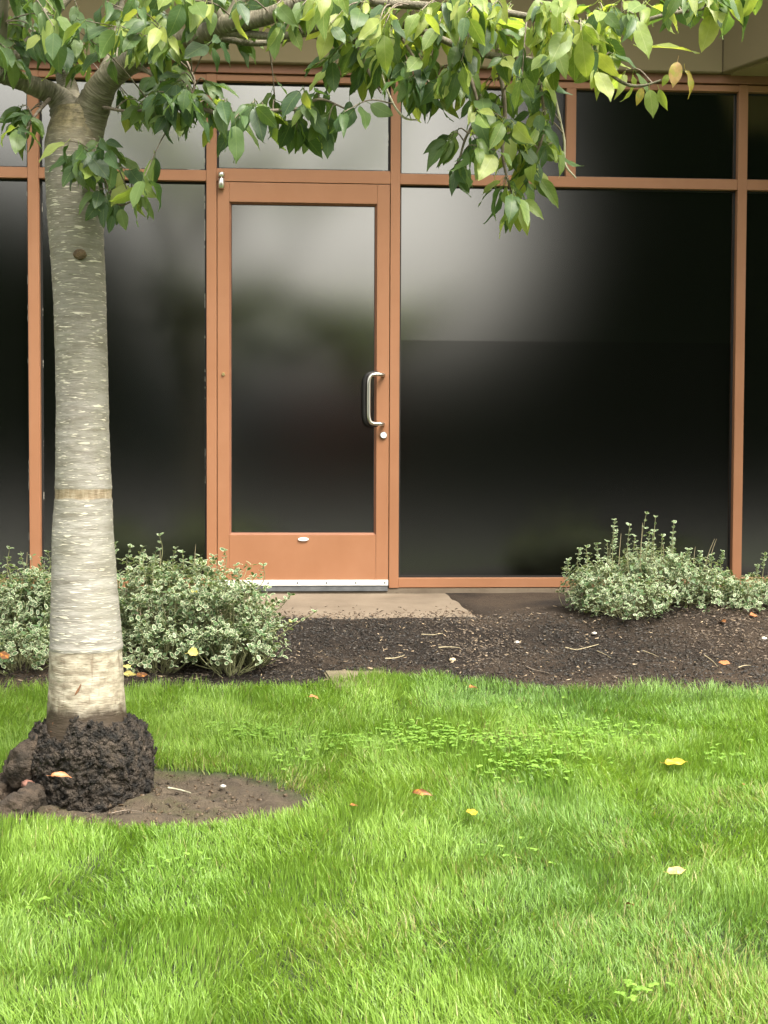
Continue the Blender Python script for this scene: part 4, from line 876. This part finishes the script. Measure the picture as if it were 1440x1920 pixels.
tone = rng.random(n)**2.8; colm = np.array([.009, .008, .0065])*(1-tone[:, None])+np.array([.055, .042, .031])*tone[:, None]
colb = np.array([.055, .04, .028])*(1-tone[:, None])+np.array([.21, .16, .115])*tone[:, None]; cols = colm*(1-br_[:, None])+colb*br_[:, None]
pal = rng.random(n) < .03; cols[pal] = np.array([.33, .25, .16])*rng.uniform(.6, 1.1, (pal.sum(), 1))
chips('bark_mulch', X, Y, rng.uniform(.004, .022, n), rng.uniform(.0015, .005, n), rng.uniform(.001, .0035, n), rng.uniform(.003, .012, n), cols, 'loose dark bark chips scattered over the planting bed')
n = 500; X = rng.uniform(-.3, 1.15, n); Y = -.96+np.abs(rng.normal(0, .16, n)); k = (Y < -.05) & (X < .81-.1*(Y)); X, Y = X[k], Y[k]; n = len(X)
chips('soil_crumbs', X, Y, rng.uniform(.004, .018, n), rng.uniform(.003, .007, n), rng.uniform(.002, .004, n), np.full(n, .006), np.array([.07, .045, .028])*rng.uniform(.5, 1.4, (n, 1)), 'crumbs of bark strewn on the concrete pad')
n = 5000; X = rng.uniform(-2.6, .1, n); Y = rng.uniform(BARE[1]-.6, BARE[1]+.6, n); k = bare_mask(X, Y) < 1.08; X, Y = X[k], Y[k]; n = len(X)
chips('earth_crumbs', X, Y, rng.uniform(.003, .016, n), rng.uniform(.003, .008, n), rng.uniform(.002, .005, n), np.full(n, -.010)+.006*rng.random(n), np.array([.055, .038, .023])*rng.uniform(.35, 1.9, (n, 1)), 'crumbs of earth and bark in the bare ring')

# stepping stone sunk at the lawn edge
bm = bmesh.new(); sp = [gp(606, 1268), gp(722, 1268), gp(735, 1296), gp(628, 1300)]
zt_ = max(float(p[2]) for p in sp)+.018
A = [bm.verts.new((p[0], p[1], float(p[2])+.024)) for p in sp]; B = [bm.verts.new((p[0], p[1], float(p[2])-.05)) for p in sp]
bm.faces.new(A); bm.faces.new(B[::-1])
for i in range(4): bm.faces.new((A[i], B[i], B[(i+1) % 4], A[(i+1) % 4]))
bmesh.ops.recalc_face_normals(bm, faces=bm.faces); bmesh.ops.bevel(bm, geom=bm.edges[:], offset=.007, segments=2, affect='EDGES'); bmesh.ops.subdivide_edges(bm, edges=bm.edges[:], cuts=2, use_grid_fill=True)
for v_ in bm.verts: v_.co += mnoise.noise_vector(v_.co*25)*.003
o = link('stepping_stone', bm_mesh('stepping_stone', bm, False), noisy('mossy_concrete', (.07, .062, .032), (.15, .125, .08), 14, .9, .5, .006, 60)); tag(o, 'small mossy concrete stone sunk between mulch and lawn edge', 'stone')

# ------------------------------------------------------------------ fallen leaves, sticks and stones
def fallen(px, py, Lpx, ang, mk, label, var, up=.012, tilt=(0, -.3, 1), on=None, cat='leaf', grp=None):
    p = gp(px, py) if on is None else at(px, py, on); z_ = proj(p)[2]; p = p+np.array([0, 0, up])
    d = np.array([math.cos(ang), math.sin(ang), .1]); M_ = leaf_matrix(p, d, np.array(tilt, float), Lpx*z_/F)
    V, Q, uv = LV[var]; me = npmesh('fallen_leaf', V-np.array([.5, 0, 0]), Q, True, uv=uv); me.materials.append(MT[mk])
    o = link('fallen_leaf', me); o.matrix_world = Matrix(M_.tolist()); tag(o, label, cat, 'fallen leaves'); return o
fallen(1268, 1457, 46, .1, 'fall_yellow', 'flat golden yellow leaf on the lawn near the clover', 4, .05)
fallen(792, 1514, 40, -.5, 'fall_brown', 'curled orange brown leaf in the middle of the lawn', 5, .045, (.3, -.9, .6))
fallen(885, 1560, 40, 1.5, 'fall_yellow', 'small bright yellow leaf standing on edge in the grass', 4, .06, (0, -1, .9))
fallen(1269, 1664, 40, .2, 'fall_peach', 'pale peach leaf lying low in the lawn', 4, .045, (0, -.5, 1))
fallen(1180, 1724, 26, 1.9, 'fall_brown', 'crumpled brown leaf upright in the grass below the peach leaf', 5, .04, (.5, -.8, .3))
fallen(890, 1309, 26, .4, 'fall_brown', 'small brown leaf close to the far lawn edge', 3, .045)
fallen(1394, 1497, 16, 1.2, 'fall_brown', 'tiny dark leaf in the grass near the right picture edge', 2, .045, (0, -.8, .5))
fallen(664, 1537, 18, .3, 'fall_brown', 'little rust brown leaf in the grass beside the bare ring', 1, .045)
fallen(590, 1328, 22, 0, 'fall_orange', 'dull orange leaf in the grass below the stepping stone', 3, .045)
fallen(1357, 1251, 22, 2.6, 'fall_orange', 'small orange leaf on dark mulch near the right picture edge', 4, .02, (0, -.7, .8))
fallen(1352, 1172, 26, 2.0, 'fall_brown', 'russet leaf on the mulch below the smaller shrub', 3, .02, (0, -.7, .8))
fallen(1415, 1160, 24, .5, 'fall_orange', 'pale orange leaf at the foot of the corner shrub', 1, .02, (0, -.6, .9))
fallen(10, 1228, 34, 1.2, 'fall_brown', 'dark red leaf caught low in the shrub by the picture edge', 4, 0, (.2, -1, .4), 5.3)
fallen(237, 1248, 34, 1.8, 'fall_pale', 'pale yellow leaf beside the trunk at the shrub foot', 4, 0, (.2, -1, .3), 5.2)
fallen(245, 1272, 28, .2, 'fall_pale', 'pale yellow leaf on the ground right of the trunk foot', 1, .02, (0, -.6, .8))
fallen(367, 1221, 36, .7, 'fall_pale', 'yellow leaf caught in the lower front of the bushy shrub', 3, 0, (.2, -1, .3), 5.38)
fallen(365, 1108, 30, 1.4, 'fall_pale', 'yellow leaf caught in the upper middle of the bushy shrub', 2, 0, (-.2, -1, .3), 5.5)
fallen(546, 1164, 20, 1.4, 'fall_pale', 'pale yellow leaf at the tip of a shrub twig before the pad', 4, 0, (0, -1, .2), 5.6)
fallen(267, 1272, 24, .4, 'fall_brown', 'red brown leaf on the bed below the bushy shrub', 4, .015, (0, -.7, .8))
fallen(116, 1452, 40, .05, 'fall_orange', 'orange shrivelled leaf lodged on the blackened root base', 5, 0, (.2, -.7, .8), 4.06)
def stick(pts, rpx, label, material='straw', up=.018):
    W = []
    for (x_, y_) in pts:
        p = gp(x_, y_); p[2] += up; W.append(p)
    P = smooth_path(W, 14); z_ = proj(P[0])[2]; V, Q = tube(P, np.linspace(rpx, rpx*.5, 14)*.6*z_/F, 6, bump=.3)
    o = link('twig', npmesh('twig', V, Q, True), MT[material]); tag(o, label, 'twig', 'dry twigs')
MT['paletwig2'] = MT['paletwig']
stick([(1060, 1222), (1080, 1226), (1104, 1221), (1122, 1216)], 2.2, 'pale forked twig on dark mulch below the wide window', 'straw')
stick([(1118, 1228), (1132, 1234), (1146, 1242)], 1.4, 'thin pale twig slanting beside the forked twig', 'straw')
stick([(822, 1222), (840, 1221), (862, 1222)], 2.2, 'short straw coloured stick on dark mulch left of the sprout', 'straw')
stick([(722, 1243), (740, 1242), (758, 1237)], 2.4, 'pale wood sliver near the stepping stone', 'straw')
stick([(985, 1257), (1000, 1264), (1020, 1268), (1032, 1272)], 1.8, 'bent grey twig at the lawn edge', 'twig')
stick([(1320, 1236), (1334, 1246), (1346, 1258)], 1.5, 'thin straw beside the orange leaf on the mulch', 'straw')
stick([(1384, 1260), (1396, 1256), (1408, 1256)], 1.8, 'little pale stick near the right edge of the mulch', 'straw')
stick([(1205, 1228), (1222, 1234), (1235, 1240)], 1.4, 'thin pale straw in the middle of the mulch bed', 'straw')
stick([(790, 1197), (810, 1198), (830, 1195)], 1.6, 'greenish straw on mulch just below the pad', 'straw')
stick([(315, 1482), (338, 1486), (358, 1492)], 3.0, 'pale grey twig on the bare earth right of the root base', 'paletwig', .008)
stick([(208, 1530), (240, 1524), (268, 1528)], 1.8, 'thin dark twig at the front rim of the bare earth', 'twig', .008)
def stone(px, py, rp, label, c1=(.42, .38, .32), c2=(.6, .56, .5)):
    p = gp(px, py); z_ = proj(p)[2]; r_ = rp*z_/F; bm = bmesh.new(); bmesh.ops.create_icosphere(bm, subdivisions=2, radius=1)
    for v_ in bm.verts: v_.co = Vector((v_.co.x*r_, v_.co.y*r_*.8, v_.co.z*r_*.6))*(1+.3*mnoise.noise(v_.co*1.7+Vector((px, py, 0))))
    o = link('pebble', bm_mesh('pebble', bm, True), noisy('pebble_stone', c1, c2, 40, .8, .3)); o.location = (p[0], p[1], p[2]+r_*.5); tag(o, label, 'pebble', 'pebbles')
stone(969, 1208, 6, 'pale pebble on dark mulch in the bed middle'); stone(848, 1241, 7, 'buff wood chip like pebble on the mulch left of the bed middle', (.4, .3, .18), (.5, .4, .26)); stone(1190, 1250, 6, 'buff pebble on dark mulch near the lawn', (.4, .3, .18), (.5, .4, .26)); stone(1432, 1200, 6, 'white pebble at the right picture edge of the bed'); stone(418, 1477, 6, 'whitish pebble on the bare earth ring', (.35, .33, .28), (.5, .48, .42)); stone(1114, 1190, 5, 'small pale pebble below the low shrub')

# ------------------------------------------------------------------ what stands behind the photographer (mirrored, softly, in the panes)
def lump_tree(name, label, x, y, h, r, n, cl, seed, conical=False, clear=.0, cat='tree', grp=None):
    r_ = np.random.default_rng(seed); root_ = empty(name, (x, y, -1.18)); tag(root_, label, cat, grp)
    V, Q = tube([(0, 0, -.1), (0, 0, h*.3), (0, 0, h*.9)], [h*.03, h*.022, h*.005], 10); link('trunk', npmesh('trunk', V, Q, True), MT['twig'], root_)
    u = r_.normal(size=(n, 3)); u /= np.linalg.norm(u, axis=1)[:, None]; rad = .55+.45*r_.random(n)**.5
    c = u*rad[:, None]; zz = (c[:, 2]+1)/2; 
    if conical: c[:, :2] *= (1.15*(1-zz)+.06)[:, None]
    lump = 1+.35*np.sin(c[:, 0]*7+seed)*np.sin(c[:, 1]*6)*np.sin(c[:, 2]*9+seed)
    p = np.stack([c[:, 0]*r*lump, c[:, 1]*r*lump, h*clear+zz*h*(1-clear)], 1)
    s = r*.11*r_.uniform(.6, 1.4, n); a1 = r_.normal(size=(n, 3)); a1 /= np.linalg.norm(a1, axis=1)[:, None]; a2 = np.cross(a1, r_.normal(size=(n, 3))); a2 /= np.linalg.norm(a2, axis=1)[:, None]
    V = np.stack([p+a1*s[:, None], p+a2*s[:, None]*.6, p-a1*s[:, None], p-a2*s[:, None]*.6], 1).reshape(-1, 3); Q = np.arange(n*4).reshape(-1, 4)
    C = np.ones((n, 4, 4)); C[:, :, :3] = (np.array(cl)*r_.uniform(.6, 1.3, (n, 1)))[:, None]
    o = link('crown', npmesh('crown', V, Q, False, {'col': C.reshape(-1, 4)}), MT['farleaf'], root_); o['kind'] = 'stuff'; return root_
dk = (.025, .04, .018)
for i_ in range(15):  # unseen shrubs added to darken the low reflections in the panes
    lump_tree('added_shrub', 'added dark shrub %s along the far car park edge' % ['one', 'two', 'three', 'four', 'five', 'six', 'seven', 'eight', 'nine', 'ten', 'eleven', 'twelve', 'thirteen', 'fourteen', 'fifteen'][i_], -17+i_*2.7, -34.9+random.uniform(-.3, .3), 2.7+random.uniform(-.3, .4), 1.75, 1800, (.024, .036, .02), 100+i_, False, cat='shrub', grp='added shrubs along the far car park edge')
for i_, (x, y, h, r, lab) in enumerate([(13.6, -37, 24, 6.4, 'dark tall tree opposite, next to the sky gap'), (20.5, -35, 21, 6, 'second dark tall tree beyond the car park'), (27, -37, 20, 6, 'outermost dark tall tree beyond the car park'), (-8.2, -40, 11.5, 4.6, 'dark tree beyond the car park across the sky gap'), (-16, -38, 14, 5.5, 'broad dark tree beyond the car park, far side')]):
    lump_tree('oak_tree', lab, x, y, h, r, 12000, dk, 40+i_, False, grp='tall trees beyond the car park')
for i_ in range(9):
    x = -18+i_*4.4; lump_tree('hedge_tree', 'round dark hedge tree number %s in the far row' % ['one', 'two', 'three', 'four', 'five', 'six', 'seven', 'eight', 'nine'][i_], x, -46+random.uniform(-1, 1), 6.8+random.uniform(-.5, .6), 3.0, 4500, (.04, .055, .028), 60+i_, False, grp='hedge trees beyond the car park')
lump_tree('maple_tree', 'small red leaved maple on the far verge', 1.2, -33.2, 4.0, 1.0, 3500, (.25, .025, .02), 80, False, .35)
far = empty('warehouse', (0, 0, 0)); tag(far, 'low blue grey warehouse across the car park', 'building')
MT['bluewall'] = noisy('blue_grey_cladding', (.16, .19, .24), (.2, .23, .28), 1, .7, 0)
box('wall', -13, -.4, -43, -39.5, -1.2, 3.9, MT['bluewall'], far, .02); box('roof', -13.2, -.2, -43.2, -39.3, 3.9, 4.1, MT['darkmetal'], far, .02)
for q in range(6): box('window', -12.5+q*2.05, -10.9+q*2.05, -39.55, -39.46, -.6, 1.9, MT['gasket'], far, .01)
